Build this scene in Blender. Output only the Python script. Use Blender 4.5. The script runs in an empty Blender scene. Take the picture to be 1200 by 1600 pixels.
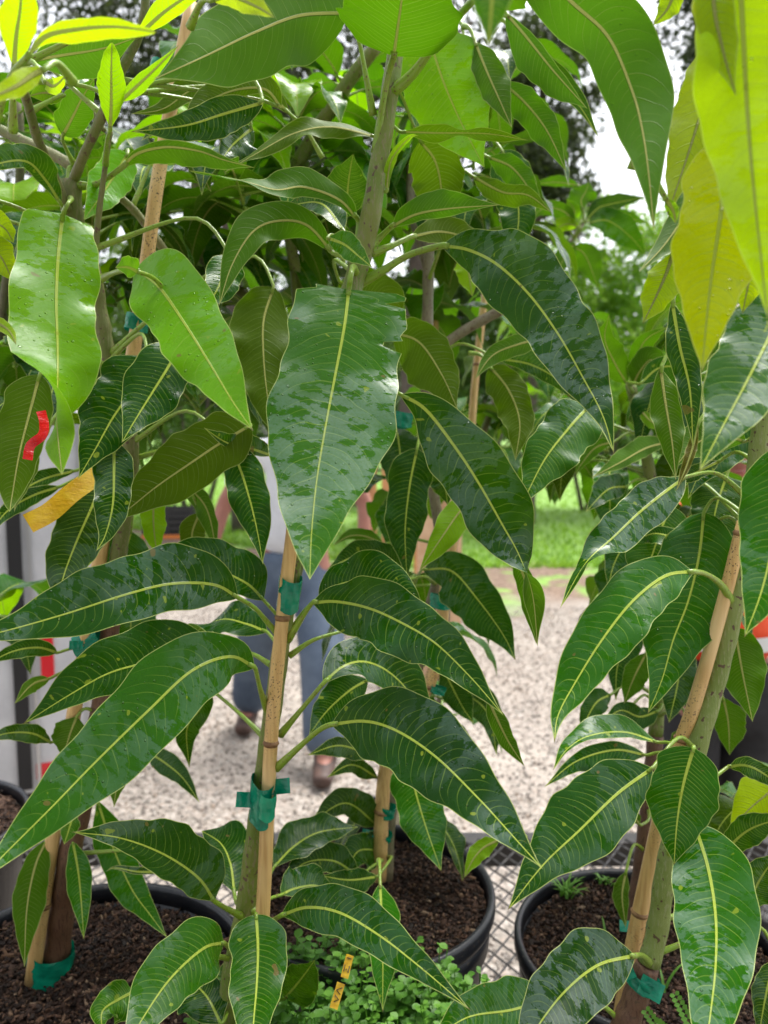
import bpy, bmesh, math, random
import numpy as np
from mathutils import Vector
random.seed(7); np.random.seed(7)
R = math.radians
S = bpy.context.scene
COL = S.collection

# ---------------------------------------------------------------- camera, sky, sun, exposure
PITCH = math.atan(120/1200)
CAM = np.array([0.0, 0.0, 1.5])
cd = bpy.data.cameras.new('camera'); cam = bpy.data.objects.new('camera', cd); COL.objects.link(cam)
cam.location = CAM; cam.rotation_euler = (R(90)-PITCH, 0, 0)
cd.sensor_fit = 'VERTICAL'; cd.sensor_height = 36; cd.sensor_width = 27; cd.lens = 27
cd.clip_start = 0.02; cd.clip_end = 500
cd.dof.use_dof = True; cd.dof.focus_distance = 0.66; cd.dof.aperture_fstop = 6.5
S.camera = cam
S.render.resolution_x = 768; S.render.resolution_y = 1024
SUN_EL, SUN_AZ = R(68), R(40)
w = bpy.data.worlds.new('World'); S.world = w; w.use_nodes = True
nt = w.node_tree; nt.nodes.clear()
sky = nt.nodes.new('ShaderNodeTexSky'); sky.sky_type = 'NISHITA'; sky.sun_disc = False
sky.sun_elevation = SUN_EL; sky.sun_rotation = SUN_AZ; sky.air_density = 1.0; sky.dust_density = 4.0; sky.ozone_density = 1.0
hs = nt.nodes.new('ShaderNodeHueSaturation'); hs.inputs['Saturation'].default_value = 0.22
bg = nt.nodes.new('ShaderNodeBackground'); bg.inputs['Strength'].default_value = 0.15
wo = nt.nodes.new('ShaderNodeOutputWorld')
nt.links.new(sky.outputs[0], hs.inputs['Color']); nt.links.new(hs.outputs[0], bg.inputs['Color']); nt.links.new(bg.outputs[0], wo.inputs[0])
sd = bpy.data.lights.new('sun', 'SUN'); sd.energy = 1.5; sd.angle = R(20); sd.color = (1, .97, .92)
so = bpy.data.objects.new('sun', sd); COL.objects.link(so)
# direction towards the sun: Nishita rotation is measured clockwise from +Y
sv = Vector((math.sin(SUN_AZ)*math.cos(SUN_EL), math.cos(SUN_AZ)*math.cos(SUN_EL), math.sin(SUN_EL)))
so.rotation_euler = sv.to_track_quat('Z', 'Y').to_euler(); so.location = (0, 0, 8)
S.view_settings.view_transform = 'Standard'; S.view_settings.look = 'None'
S.view_settings.exposure = 1.27; S.view_settings.gamma = 1.0
S.render.engine = 'CYCLES'
S.cycles.max_bounces = 7; S.cycles.diffuse_bounces = 4; S.cycles.glossy_bounces = 3; S.cycles.transmission_bounces = 5
S.cycles.sample_clamp_indirect = 6.0; S.cycles.use_denoising = True
S.cycles.caustics_reflective = False; S.cycles.caustics_refractive = False

# ---------------------------------------------------------------- geometry helpers
FW = np.array([0, math.cos(PITCH), -math.sin(PITCH)]); UP = np.array([0, math.sin(PITCH), math.cos(PITCH)]); RT = np.array([1.0, 0, 0])
def P(x, y, d):                       # a point of the place: bearing as surveyed from the camera, d metres ahead
    return CAM + d*(FW + RT*(x-600)/1200 + UP*(800-y)/1200)
def G(x, y, z=0.0):                   # the point at height z on that bearing
    r = FW + RT*(x-600)/1200 + UP*(800-y)/1200
    return CAM + r*((z-CAM[2])/r[2])
def nrm(v):
    v = np.asarray(v, float); n = np.linalg.norm(v, axis=-1, keepdims=True); return v/np.maximum(n, 1e-9)
def catmull(pts, n):
    pts = np.asarray(pts, float)
    if len(pts) == 2: return pts[0]+(pts[1]-pts[0])*np.linspace(0, 1, n)[:, None]
    p = np.vstack([2*pts[0]-pts[1], pts, 2*pts[-1]-pts[-2]])
    out = []
    for i in range(len(pts)-1):
        a, b, c, e = p[i], p[i+1], p[i+2], p[i+3]
        t = np.linspace(0, 1, 24, endpoint=False)[:, None]
        out.append(.5*((2*b)+(-a+c)*t+(2*a-5*b+4*c-e)*t**2+(-a+3*b-3*c+e)*t**3))
    q = np.vstack(out+[pts[-1:]])
    s = np.concatenate([[0], np.cumsum(np.linalg.norm(np.diff(q[:, :3], axis=0), axis=1))])
    u = np.linspace(0, s[-1], n)
    return np.stack([np.interp(u, s, q[:, k]) for k in range(q.shape[1])], 1)

class Root: pass
def prop(o, label=None, cat=None, group=None, kind=None):
    if label: o['label'] = label
    if cat: o['category'] = cat
    if group: o['group'] = group
    if kind: o['kind'] = kind
    return o
def thing(name, loc, label, cat, group=None):
    o = bpy.data.objects.new(name, None); o.empty_display_size = .05; COL.objects.link(o); o.location = [float(q) for q in loc]
    return prop(o, label, cat, group)
def root_loc(o):
    while o.parent: o = o.parent
    return np.array(o.location)
def mk(name, V, F, mat, parent=None, smooth=True, attrs=None, matidx=None, uv=None):
    V = np.asarray(V, float)
    if parent is not None: V = V-root_loc(parent)
    me = bpy.data.meshes.new(name); me.from_pydata(V.tolist(), [], F if isinstance(F, list) else F.tolist())
    for m in (mat if isinstance(mat, (list, tuple)) else [mat]): me.materials.append(m)
    if smooth: me.polygons.foreach_set('use_smooth', [True]*len(me.polygons))
    if matidx is not None: me.polygons.foreach_set('material_index', matidx)
    if attrs:
        for k, a in attrs.items():
            at = me.attributes.new(k, 'FLOAT_VECTOR', 'POINT'); at.data.foreach_set('vector', np.asarray(a, np.float32).ravel())
    me.update()
    o = bpy.data.objects.new(name, me); COL.objects.link(o)
    if parent is not None: o.parent = parent
    return o
class MB:                              # collects shapes for ONE mesh object
    def __init__(s): s.V = []; s.F = []; s.n = 0; s.mi = []
    def add(s, V, F, mi=0):
        V = np.asarray(V, float); s.V.append(V); s.F += [[i+s.n for i in f] for f in F]; s.n += len(V); s.mi += [mi]*len(F)
        return s
    def box(s, c, size, rz=0, mi=0, M=None):
        x, y, z = [q/2 for q in size]
        v = np.array([(-x,-y,-z),(x,-y,-z),(x,y,-z),(-x,y,-z),(-x,-y,z),(x,-y,z),(x,y,z),(-x,y,z)])
        if M is not None: v = v@np.asarray(M).T
        cz, sz = math.cos(rz), math.sin(rz); v = v@np.array([[cz,-sz,0],[sz,cz,0],[0,0,1]]).T+np.asarray(c)
        return s.add(v, [[0,3,2,1],[4,5,6,7],[0,1,5,4],[1,2,6,5],[2,3,7,6],[3,0,4,7]], mi)
    def tube(s, pts, rad, seg=10, cap=True, mi=0, squash=1.0):
        pts = np.asarray(pts, float); n = len(pts); rad = np.ones(n)*rad if np.isscalar(rad) else np.interp(np.linspace(0, 1, n), np.linspace(0, 1, len(rad)), rad)
        T = nrm(np.gradient(pts, axis=0)); a = np.array([0, 0, 1.0]) if abs(T[0][2]) < .9 else np.array([1.0, 0, 0])
        N = nrm(np.cross(T[0], a)); V = []
        for i in range(n):
            N = nrm(N-T[i]*np.dot(N, T[i])); B = np.cross(T[i], N)
            for k in range(seg):
                an = 2*math.pi*k/seg; V.append(pts[i]+rad[i]*(math.cos(an)*N+math.sin(an)*B*squash))
        F = [[i*seg+k, i*seg+(k+1) % seg, (i+1)*seg+(k+1) % seg, (i+1)*seg+k] for i in range(n-1) for k in range(seg)]
        if cap: F += [list(range(seg))[::-1], [(n-1)*seg+k for k in range(seg)]]
        return s.add(V, F, mi)
    def lathe(s, prof, c=(0, 0, 0), seg=64, mi=0, closed=False):
        V = [(c[0]+r*math.cos(2*math.pi*k/seg), c[1]+r*math.sin(2*math.pi*k/seg), c[2]+z) for r, z in prof for k in range(seg)]
        m = len(prof); rng = range(m) if closed else range(m-1)
        F = [[i*seg+k, i*seg+(k+1) % seg, ((i+1) % m)*seg+(k+1) % seg, ((i+1) % m)*seg+k] for i in rng for k in range(seg)]
        return s.add(V, F, mi)
    def build(s, name, mat, parent=None, smooth=True):
        return mk(name, np.vstack(s.V), s.F, mat, parent, smooth, matidx=s.mi)

# ---------------------------------------------------------------- node helpers
class NT:
    def __init__(s, name):
        s.m = bpy.data.materials.new(name); s.m.use_nodes = True; s.t = s.m.node_tree; s.t.nodes.clear()
        s.out = s.t.nodes.new('ShaderNodeOutputMaterial')
    def n(s, typ, ins=None, **kw):
        o = s.t.nodes.new('ShaderNode'+typ)
        for k, v in kw.items(): setattr(o, k, v)
        for k, v in (ins or {}).items(): s.set(o.inputs[k], v)
        return o
    def set(s, sock, v):
        if hasattr(v, 'is_output') or isinstance(v, bpy.types.NodeSocket): s.t.links.new(v, sock)
        elif isinstance(v, bpy.types.Node): s.t.links.new(v.outputs[0], sock)
        else:
            if isinstance(v, (tuple, list)) and len(v) == 3 and sock.type == 'RGBA': v = (*v, 1)
            sock.default_value = v
    def m_(s, op, *a, clamp=False):
        o = s.n('Math', operation=op, use_clamp=clamp)
        for i, v in enumerate(a): s.set(o.inputs[i], v)
        return o.outputs[0]
    def mix(s, f, a, b, blend='MIX'):
        o = s.n('Mix', data_type='RGBA', blend_type=blend, clamp_factor=True)
        s.set(o.inputs[0], f); s.set(o.inputs[6], a); s.set(o.inputs[7], b); return o.outputs[2]
    def ss(s, v, lo, hi, a=0.0, b=1.0):   # smoothstep map
        o = s.n('MapRange', interpolation_type='SMOOTHSTEP'); s.set(o.inputs[0], v)
        for i, q in enumerate((lo, hi, a, b)): s.set(o.inputs[i+1], q)
        return o.outputs[0]
    def lin(s, v, lo, hi, a=0.0, b=1.0):
        o = s.n('MapRange'); s.set(o.inputs[0], v)
        for i, q in enumerate((lo, hi, a, b)): s.set(o.inputs[i+1], q)
        return o.outputs[0]
    def noise(s, vec, scale, detail=2, rough=.5):
        o = s.n('TexNoise', {'Scale': scale, 'Detail': detail, 'Roughness': rough}); s.set(o.inputs['Vector'], vec); return o.outputs[0]
    def ramp(s, f, stops):
        o = s.n('ValToRGB'); s.set(o.inputs[0], f); e = o.color_ramp.elements
        while len(e) < len(stops): e.new(.5)
        for i, (p, c) in enumerate(stops): e[i].position = p; e[i].color = (*c, 1)
        return o.outputs[0]
    def surf(s, x): s.t.links.new(x.outputs[0] if isinstance(x, bpy.types.Node) else x, s.out.inputs[0]); return s.m

def leaf_material():
    k = NT('mango_leaf')
    A = k.n('Attribute', attribute_name='lfa').outputs['Vector']      # u (-1..1), t (0..1), metres from margin
    B = k.n('Attribute', attribute_name='lfb').outputs['Vector']      # metres across, metres along, random
    a = k.n('SeparateXYZ', {0: A}); b = k.n('SeparateXYZ', {0: B})
    oi = k.n('ObjectInfo'); col = oi.outputs['Color']; rnd = b.outputs[2]
    u = k.m_('ABSOLUTE', a.outputs[0]); t = a.outputs[1]; edge = a.outputs[2]
    um = k.m_('ABSOLUTE', b.outputs[0]); sgn = k.m_('SIGN', b.outputs[0])
    off = k.n('CombineXYZ', {0: k.m_('MULTIPLY', rnd, 7.3), 1: k.m_('MULTIPLY', rnd, 3.1), 2: rnd})
    mv = k.n('VectorMath', {0: B, 1: off}, operation='ADD').outputs[0]
    nz = k.m_('SUBTRACT', k.noise(mv, 14, 2), .5)
    # lateral veins: leave the midrib at an angle and bend to the tip near the margin
    C = k.n('Attribute', attribute_name='lfc').outputs['Vector']; cc = k.n('SeparateXYZ', {0: C}); SP = cc.outputs[0]
    u3 = k.m_('POWER', u, 3.0)
    ph = k.m_('SUBTRACT', b.outputs[1], k.m_('MULTIPLY', um, .42))
    ph = k.m_('SUBTRACT', ph, k.m_('MULTIPLY', u3, k.m_('MULTIPLY', SP, 1.0)))
    ph = k.m_('ADD', ph, k.m_('MULTIPLY', nz, k.m_('MULTIPLY', SP, 1.9)))
    ph = k.m_('DIVIDE', ph, SP)
    ph = k.m_('ADD', ph, k.m_('MULTIPLY', sgn, .21))
    fr = k.m_('ABSOLUTE', k.m_('SUBTRACT', k.m_('FRACT', ph), .5))        # 0 on a vein, .5 between
    dm = k.m_('MULTIPLY', fr, SP)
    vw = k.m_('MULTIPLY', k.m_('SUBTRACT', 1.02, k.m_('MULTIPLY', u, .72)) , .00080)
    vein = k.m_('SUBTRACT', 1.0, k.ss(dm, k.m_('MULTIPLY', vw, .25), vw))
    wn = k.n('TexWhiteNoise', {'W': k.m_('ADD', k.m_('FLOOR', ph), k.m_('MULTIPLY', rnd, 53.7))}, noise_dimensions='1D')
    vein = k.m_('MULTIPLY', vein, k.m_('MULTIPLY', k.ss(u, .86, .99, 1, 0), k.m_('ADD', .5, k.m_('MULTIPLY', wn.outputs['Value'], .55))))
    fr2 = k.m_('ABSOLUTE', k.m_('SUBTRACT', k.m_('FRACT', k.m_('ADD', k.m_('MULTIPLY', ph, 1.0), k.m_('ADD', .47, k.m_('MULTIPLY', nz, .5)))), .5))
    v2 = k.m_('MULTIPLY', k.m_('SUBTRACT', 1.0, k.ss(k.m_('MULTIPLY', fr2, SP), .0001, .0006)), k.m_('MULTIPLY', k.ss(u, .5, .75, 1, 0), .35))
    mw = k.lin(t, 0, 1, .0019, .00035)
    mid = k.m_('SUBTRACT', 1.0, k.ss(um, k.m_('MULTIPLY', mw, .6), mw))
    marg = k.m_('SUBTRACT', 1.0, k.ss(edge, .0003, .0009))
    veins = k.m_('MAXIMUM', k.m_('MULTIPLY', vein, k.m_('ADD', .40, k.m_('MULTIPLY', rnd, .28))), v2)
    # wet blotches, zones of painted sheen, and droplets
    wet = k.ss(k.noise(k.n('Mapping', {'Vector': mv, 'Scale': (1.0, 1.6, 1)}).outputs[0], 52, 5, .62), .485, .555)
    sheen_wet = k.ss(k.noise(mv, 11, 2), .43, .57)
    vo = k.n('TexVoronoi', {'Vector': mv, 'Scale': 210.0, 'Randomness': 1.0})
    vc = k.n('SeparateColor', {0: vo.outputs['Color']})
    dr_r = k.m_('MULTIPLY', vc.outputs[0], .30)
    has = k.m_('MULTIPLY', k.m_('GREATER_THAN', vc.outputs[1], .45), k.m_('GREATER_THAN', k.noise(mv, 14, 1), .47))
    drop = k.m_('MULTIPLY', k.ss(k.m_('SUBTRACT', dr_r, vo.outputs['Distance']), .0, .14), has)
    # colour
    fine = k.noise(mv, 900, 2)
    blotch = k.noise(mv, 16, 3)
    mul = k.m_('ADD', k.m_('ADD', .62, k.m_('MULTIPLY', blotch, .5)), k.m_('MULTIPLY', fine, .25))
    base = k.mix(1.0, col, k.n('CombineColor', {0: mul, 1: mul, 2: mul}).outputs[0], 'MULTIPLY')
    vcol = k.mix(.62, col, (.36, .52, .07))
    mcol = k.mix(.18, (.52, .64, .09), col)
    topc = k.mix(veins, base, vcol); topc = k.mix(mid, topc, mcol); zone = k.m_('MULTIPLY', k.m_('MULTIPLY', k.m_('SUBTRACT', 1.0, wet), sheen_wet), oi.outputs['Alpha'])
    sheen_tint = k.m_('MULTIPLY', k.m_('MULTIPLY', zone, k.ss(k.noise(mv, 420, 2), .25, .7, .45, 1.25)), .105)  # sky sheen painted into the base colour, in patches between the wet blotches
    topc = k.mix(sheen_tint, topc, (.26, .44, .46))
    topc = k.mix(k.m_('MULTIPLY', marg, .75), topc, (.48, .55, .16))
    # wear: brown specks
    sp = k.ss(k.noise(mv, 75, 1), .77, .79)
    topc = k.mix(k.m_('MULTIPLY', sp, .8), topc, (.16, .11, .03))
    ys = k.ss(k.noise(mv, 120, 0), .80, .83); topc = k.mix(k.m_('MULTIPLY', ys, .6), topc, (.30, .38, .03))
    tip = k.m_('MULTIPLY', k.ss(k.m_('ADD', t, k.m_('MULTIPLY', nz, .03)), .972, .99), k.m_('GREATER_THAN', k.m_('FRACT', k.m_('MULTIPLY', rnd, 17.3)), .5))
    topc = k.mix(k.m_('MULTIPLY', tip, .8), topc, (.13, .075, .03))
    h = k.m_('MULTIPLY', k.ss(fr, 0, .3), .00011)
    h = k.m_('ADD', h, k.m_('MULTIPLY', mid, .0007))
    h = k.m_('ADD', h, k.m_('MULTIPLY', k.noise(mv, 320, 2), .00010))
    h = k.m_('ADD', h, k.m_('MULTIPLY', k.noise(mv, 30, 1), .0012))
    h = k.m_('ADD', h, k.m_('MULTIPLY', drop, .0011))
    h = k.m_('ADD', h, k.m_('MULTIPLY', wet, .00006))
    bump = k.n('Bump', {'Strength': .85, 'Distance': 1.0, 'Height': h})
    rough = k.m_('SUBTRACT', k.m_('ADD', .30, k.m_('MULTIPLY', fine, .1)), k.m_('MULTIPLY', wet, k.m_('ADD', .12, k.m_('MULTIPLY', sheen_wet, .08))))
    rough = k.m_('SUBTRACT', rough, k.m_('MULTIPLY', drop, .2), clamp=True)
    rough = k.m_('MAXIMUM', rough, .06)
    top = k.n('BsdfPrincipled', {'Base Color': topc, 'Roughness': rough, 'Specular IOR Level': k.m_('ADD', k.m_('ADD', .12, k.m_('MULTIPLY', zone, .50)), k.m_('MULTIPLY', drop, .4)), 'Normal': bump.outputs[0]})
    tr_c = k.mix(.42, k.n('VectorMath', {0: col, 1: (1.5, 1.45, 1.0)}, operation='MULTIPLY').outputs[0], (.17, .42, .001)); tr_c = k.mix(1.0, tr_c, k.n('CombineColor', {0: k.m_('ADD', mul, .12), 1: k.m_('ADD', k.m_('MULTIPLY', mul, .8), .25), 2: mul}).outputs[0], 'MULTIPLY'); tr_c = k.mix(veins, tr_c, (.19, .36, .03)); tr_c = k.mix(mid, tr_c, (.10, .14, .02))
    tr = k.n('BsdfTranslucent', {'Color': tr_c, 'Normal': bump.outputs[0]})
    tf = k.n('Value'); lum = k.n('SeparateColor', {0: col})
    tfac = k.lin(lum.outputs[1], .05, .5, .18, .52)
    topm = k.n('MixShader', {0: tfac, 1: top.outputs[0], 2: tr.outputs[0]})
    # underside: paler, matt, raised veins
    uc = k.mix(.34, col, (.12, .20, .0015)); uc = k.mix(1.0, uc, k.n('CombineColor', {0: mul, 1: mul, 2: mul}).outputs[0], 'MULTIPLY')
    uc = k.mix(k.m_('MULTIPLY', veins, .45), uc, (.34, .42, .10)); uc = k.mix(mid, uc, (.48, .50, .14)); uc = k.mix(k.m_('MULTIPLY', marg, .6), uc, (.45, .5, .16))
    hu = k.m_('ADD', k.m_('MULTIPLY', vein, -.0006), k.m_('MULTIPLY', mid, -.0022))
    hu = k.m_('ADD', hu, k.m_('MULTIPLY', k.noise(mv, 45, 2), .0012))
    bu = k.n('Bump', {'Strength': .8, 'Distance': 1.0, 'Height': hu})
    und = k.n('BsdfPrincipled', {'Base Color': uc, 'Roughness': .5, 'Specular IOR Level': .12, 'Normal': bu.outputs[0]})
    undm = k.n('MixShader', {0: k.m_('ADD', tfac, .08), 1: und.outputs[0], 2: tr.outputs[0]})
    geo = k.n('NewGeometry')
    return k.surf(k.n('MixShader', {0: geo.outputs['Backfacing'], 1: topm.outputs[0], 2: undm.outputs[0]}))

def simple(name, col, rough=.6, col2=None, scale=30, bump=0., bscale=None, detail=4, spec=.5, metal=0., stretch=None, speck=None):
    k = NT(name); tc = k.n('TexCoord').outputs['Object']
    if stretch: tc = k.n('Mapping', {'Vector': tc, 'Scale': stretch}).outputs[0]
    c = col
    if col2: c = k.mix(k.ss(k.noise(tc, scale, detail, .6), .3, .7), col, col2)
    if speck: c = k.mix(k.ss(k.noise(tc, speck[0], 1), speck[1], speck[1]+.04), c, speck[2])
    ins = {'Base Color': c, 'Roughness': rough, 'Specular IOR Level': spec, 'Metallic': metal}
    if bump: ins['Normal'] = k.n('Bump', {'Strength': 1.0, 'Distance': bump, 'Height': k.noise(tc, bscale or scale*2, 4, .6)}).outputs[0]
    return k.surf(k.n('BsdfPrincipled', ins))

LEAF = leaf_material()
def stalk_material():
    k = NT('leaf_stalk'); tc = k.n('TexCoord').outputs['Object']; col = k.n('ObjectInfo').outputs['Color']
    c = k.mix(k.ss(k.noise(tc, 90, 3), .4, .7), col, k.mix(.5, col, (.22, .24, .05)))
    c = k.mix(k.ss(k.noise(tc, 400, 1), .64, .7), c, (.14, .09, .03))
    return k.surf(k.n('BsdfPrincipled', {'Base Color': c, 'Roughness': .32, 'Normal': k.n('Bump', {'Strength': .6, 'Distance': .001, 'Height': k.noise(tc, 250, 3)}).outputs[0]}))
STALK = stalk_material()
def bark(name, c1, c2, c3):
    k = NT(name); tc = k.n('TexCoord').outputs['Object']
    st = k.n('Mapping', {'Vector': tc, 'Scale': (1, 1, .22)}).outputs[0]
    c = k.mix(k.ss(k.noise(tc, 18, 3), .35, .65), c1, c2)
    cr = k.ss(k.noise(st, 420, 4, .7), .52, .62)
    c = k.mix(cr, c, c3)
    c = k.mix(k.ss(k.noise(tc, 160, 1), .66, .70), c, (.10, .06, .03))
    hh = k.m_('ADD', k.noise(st, 420, 4, .7), k.noise(tc, 60, 2))
    return k.surf(k.n('BsdfPrincipled', {'Base Color': c, 'Roughness': .5, 'Normal': k.n('Bump', {'Strength': .8, 'Distance': .0016, 'Height': hh}).outputs[0]}))
B_GREEN = bark('green_bark', (.125, .19, .018), (.18, .21, .035), (.22, .20, .09))
B_LIME = bark('lime_bark', (.17, .24, .045), (.22, .28, .07), (.26, .30, .12))
B_GREY = bark('grey_green_bark', (.16, .15, .075), (.19, .16, .09), (.12, .09, .05))
B_OLIVE = bark('olive_bark', (.12, .15, .025), (.16, .16, .045), (.19, .17, .07))
B_BROWN = bark('brown_bark', (.13, .06, .032), (.17, .09, .05), (.08, .035, .02))
def bamboo_mat():
    k = NT('bamboo'); tc = k.n('TexCoord').outputs['Object']
    st = k.n('Mapping', {'Vector': tc, 'Scale': (1, 1, .06)}).outputs[0]
    c = k.mix(k.ss(k.noise(st, 260, 3), .35, .7), (.66, .44, .17), (.52, .31, .11))
    c = k.mix(k.ss(k.noise(tc, 12, 2), .45, .75), c, (.74, .54, .26))
    sp = k.m_('MULTIPLY', k.ss(k.noise(tc, 480, 1), .62, .66), k.ss(k.noise(tc, 9, 1), .45, .6))
    c = k.mix(sp, c, (.05, .03, .015))
    return k.surf(k.n('BsdfPrincipled', {'Base Color': c, 'Roughness': .42, 'Normal': k.n('Bump', {'Strength': .5, 'Distance': .0006, 'Height': k.noise(st, 500, 3)}).outputs[0]}))
BAMBOO = bamboo_mat()
NODE = simple('bamboo_node', (.16, .075, .03), .6, (.30, .17, .07), 120, .0006)
def tape_mat(name, c1, c2):
    k = NT(name); tc = k.n('TexCoord').outputs['Object']
    c = k.mix(k.ss(k.noise(tc, 70, 2), .35, .7), c1, c2)
    b = k.n('Bump', {'Strength': .7, 'Distance': .0012, 'Height': k.noise(k.n('Mapping', {'Vector': tc, 'Scale': (1, 1, 3)}).outputs[0], 95, 3)})
    p = k.n('BsdfPrincipled', {'Base Color': c, 'Roughness': .24, 'Normal': b.outputs[0]})
    return k.surf(k.n('MixShader', {0: .16, 1: p.outputs[0], 2: k.n('BsdfTranslucent', {'Color': c}).outputs[0]}))
TAPE = tape_mat('green_tape', (.003, .26, .145), (.002, .18, .105))
TAPE_L = tape_mat('bright_green_tape', (.006, .36, .19), (.004, .27, .14))
YTAG = tape_mat('yellow_tag', (.80, .52, .03), (.70, .40, .015)); RTAPE = tape_mat('red_tape', (.75, .006, .012), (.6, .004, .01))
POT = simple('black_pot', (.012, .013, .017), .38, (.022, .024, .03), 14, .0006, 120, speck=(160, .68, (.07, .06, .05)))
STEEL = simple('black_steel', (.02, .02, .022), .5, (.035, .032, .03), 30, .0006, 200)

# ---------------------------------------------------------------- leaves
COLS = {'dark': (.0095, .060, .0028), 'blue': (.010, .050, .0050), 'mid': (.019, .103, .0028), 'bright': (.105, .320, .0012),
        'young': (.17, .36, .0015), 'lime': (.36, .52, .0015), 'yel': (.40, .50, .003), 'olive': (.034, .078, .0012), 'grey': (.014, .058, .0060), 'green': (.027, .128, .0030)}
SHEEN = [None]      # sheen strength of a blade: painted pale tint plus extra gloss
class Tree:
    def __init__(s, loc, label, group='potted young mango trees'):
        s.root = thing('mango_tree', loc, label, 'tree', group); s.stems = []; s.nleaf = 0
    def stem(s, pts, rad, mat, name='trunk', seg=14, knots=()):
        q = catmull(np.array([P(*p) if len(p) == 3 else p[:3] for p in pts]), max(8, len(pts)*8))
        n = len(q); rr = np.interp(np.linspace(0, 1, n), np.linspace(0, 1, len(rad)), rad)
        rr = rr*(1+.04*np.sin(np.arange(n)*1.3+len(s.stems)))
        for k in knots: rr *= 1+.22*np.exp(-((np.linspace(0, 1, n)-k)/.012)**2)
        mb = MB(); mb.tube(q, rr, seg); s.stems.append(q); return mb.build(name, mat, s.root)
def fval(v, t):
    if np.isscalar(v): return np.full_like(t, v, dtype=float)
    return np.interp(t, np.linspace(0, 1, len(v)), v)
def profile(kind, t):
    if kind == 'b':   a = np.sqrt(np.minimum(1, t/.02))*(.80+.20*np.sin(np.pi/2*np.minimum(1, t/.3)))
    elif kind == 'r': a = np.sin(np.pi/2*np.minimum(1, t/.22))**.6
    elif kind == 'y': a = np.sin(np.pi/2*np.minimum(1, t/.5))**1.2
    else:             a = np.sin(np.pi/2*np.minimum(1, t/.36))**.85
    t0, ex = (.50, 1.0) if kind == 'b' else (.45, .7) if kind == 'y' else (.45, 1.2)
    b = np.where(t < t0, 1, np.cos(np.pi/2*np.clip((t-t0)/(1-t0), 0, 1))**ex)
    return a*b
def leaf3(T, pos, W, Nt, hl, hr, col, fold=12, wave=.12, nu=5, notch=None, petq=None, pr=.0019, name='leaf', flip=False):
    """pos: path; W: unit vector to the right half; Nt: unit vector out of the top face; hl/hr half widths in metres"""
    n = len(pos); t = np.linspace(0, 1, n)
    s = np.concatenate([[0], np.cumsum(np.linalg.norm(np.diff(pos, axis=0), axis=1))])
    us = np.linspace(-1, 1, 2*nu+1); rnd = random.random()
    f1, f2 = random.uniform(1.5, 3.2), random.uniform(1.5, 3.2); p1, p2 = random.uniform(0, 6.28), random.uniform(0, 6.28)
    tan = math.tan(R(fold)); V = []; A = []; B = []
    jag = np.random.RandomState(int(rnd*1e6)).rand(n, 2)
    for j, u in enumerate(us):
        h = (hr if u > 0 else hl).copy(); f, p = (f2, p2) if u > 0 else (f1, p1)
        if notch:
            for (sd, t0, wd, dp) in notch:
                if (u > 0) == (sd > 0):
                    h = h*(1-dp*np.exp(-((t-t0)/wd)**4)*(.75+.5*jag[:, 0]))
        h = h*(1+.06*np.sin(2*math.pi*f*t+p)+.03*np.sin(2*math.pi*f*2.7*t+p*2))
        wv = wave*1.35*h*(abs(u)**2)*(np.sin(2*math.pi*f*t+p+1.2)+.35*np.sin(2*math.pi*f*2.1*t+p*3))
        z = tan*abs(u)*h*(1-.45*abs(u))+wv
        v = pos+W*(u*h)[:, None]+Nt*z[:, None]
        V.append(v); A.append(np.stack([np.full(n, u), t, (1-abs(u))*h], 1)); B.append(np.stack([u*h, s, np.full(n, rnd)], 1))
    m = len(us); V = np.stack(V, 1).reshape(-1, 3); A = np.stack(A, 1).reshape(-1, 3); B = np.stack(B, 1).reshape(-1, 3)
    i, j = np.meshgrid(np.arange(n-1), np.arange(m-1), indexing='ij'); a = (i*m+j).ravel()
    # orientation: want (W x T) when the top faces that way
    Tn = nrm(np.gradient(pos, axis=0)); up = np.sum(np.cross(W, Tn)*Nt, axis=1).mean() > 0
    F = np.stack([a, a+1, a+m+1, a+m], 1) if up else np.stack([a, a+m, a+m+1, a+1], 1)
    o = mk(name, V, F, LEAF, T.root, attrs={'lfa': A, 'lfb': B, 'lfc': np.tile([s[-1]/random.uniform(12.5, 16.5), 0, 0], (len(A), 1))})
    cv = np.array(COLS[col])*np.array([random.uniform(.85, 1.2), random.uniform(.9, 1.12), random.uniform(.85, 1.15)])
    o.color = (*cv, SHEEN[0] if SHEEN[0] is not None else random.choice((.1, .3, .5, .7))); T.nleaf += 1
    if petq is not None and len(petq) > 1:
        mb = MB(); q = catmull(petq, 14); mb.tube(q, [pr*1.9, pr*1.35, pr, pr*.95, pr*1.0], 8)
        c = mb.build('petiole', STALK, o); pc = np.array(COLS['bright'])*.5+np.array((.22, .26, .04))*.7
        c.color = (*pc, 1)
    return o
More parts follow.
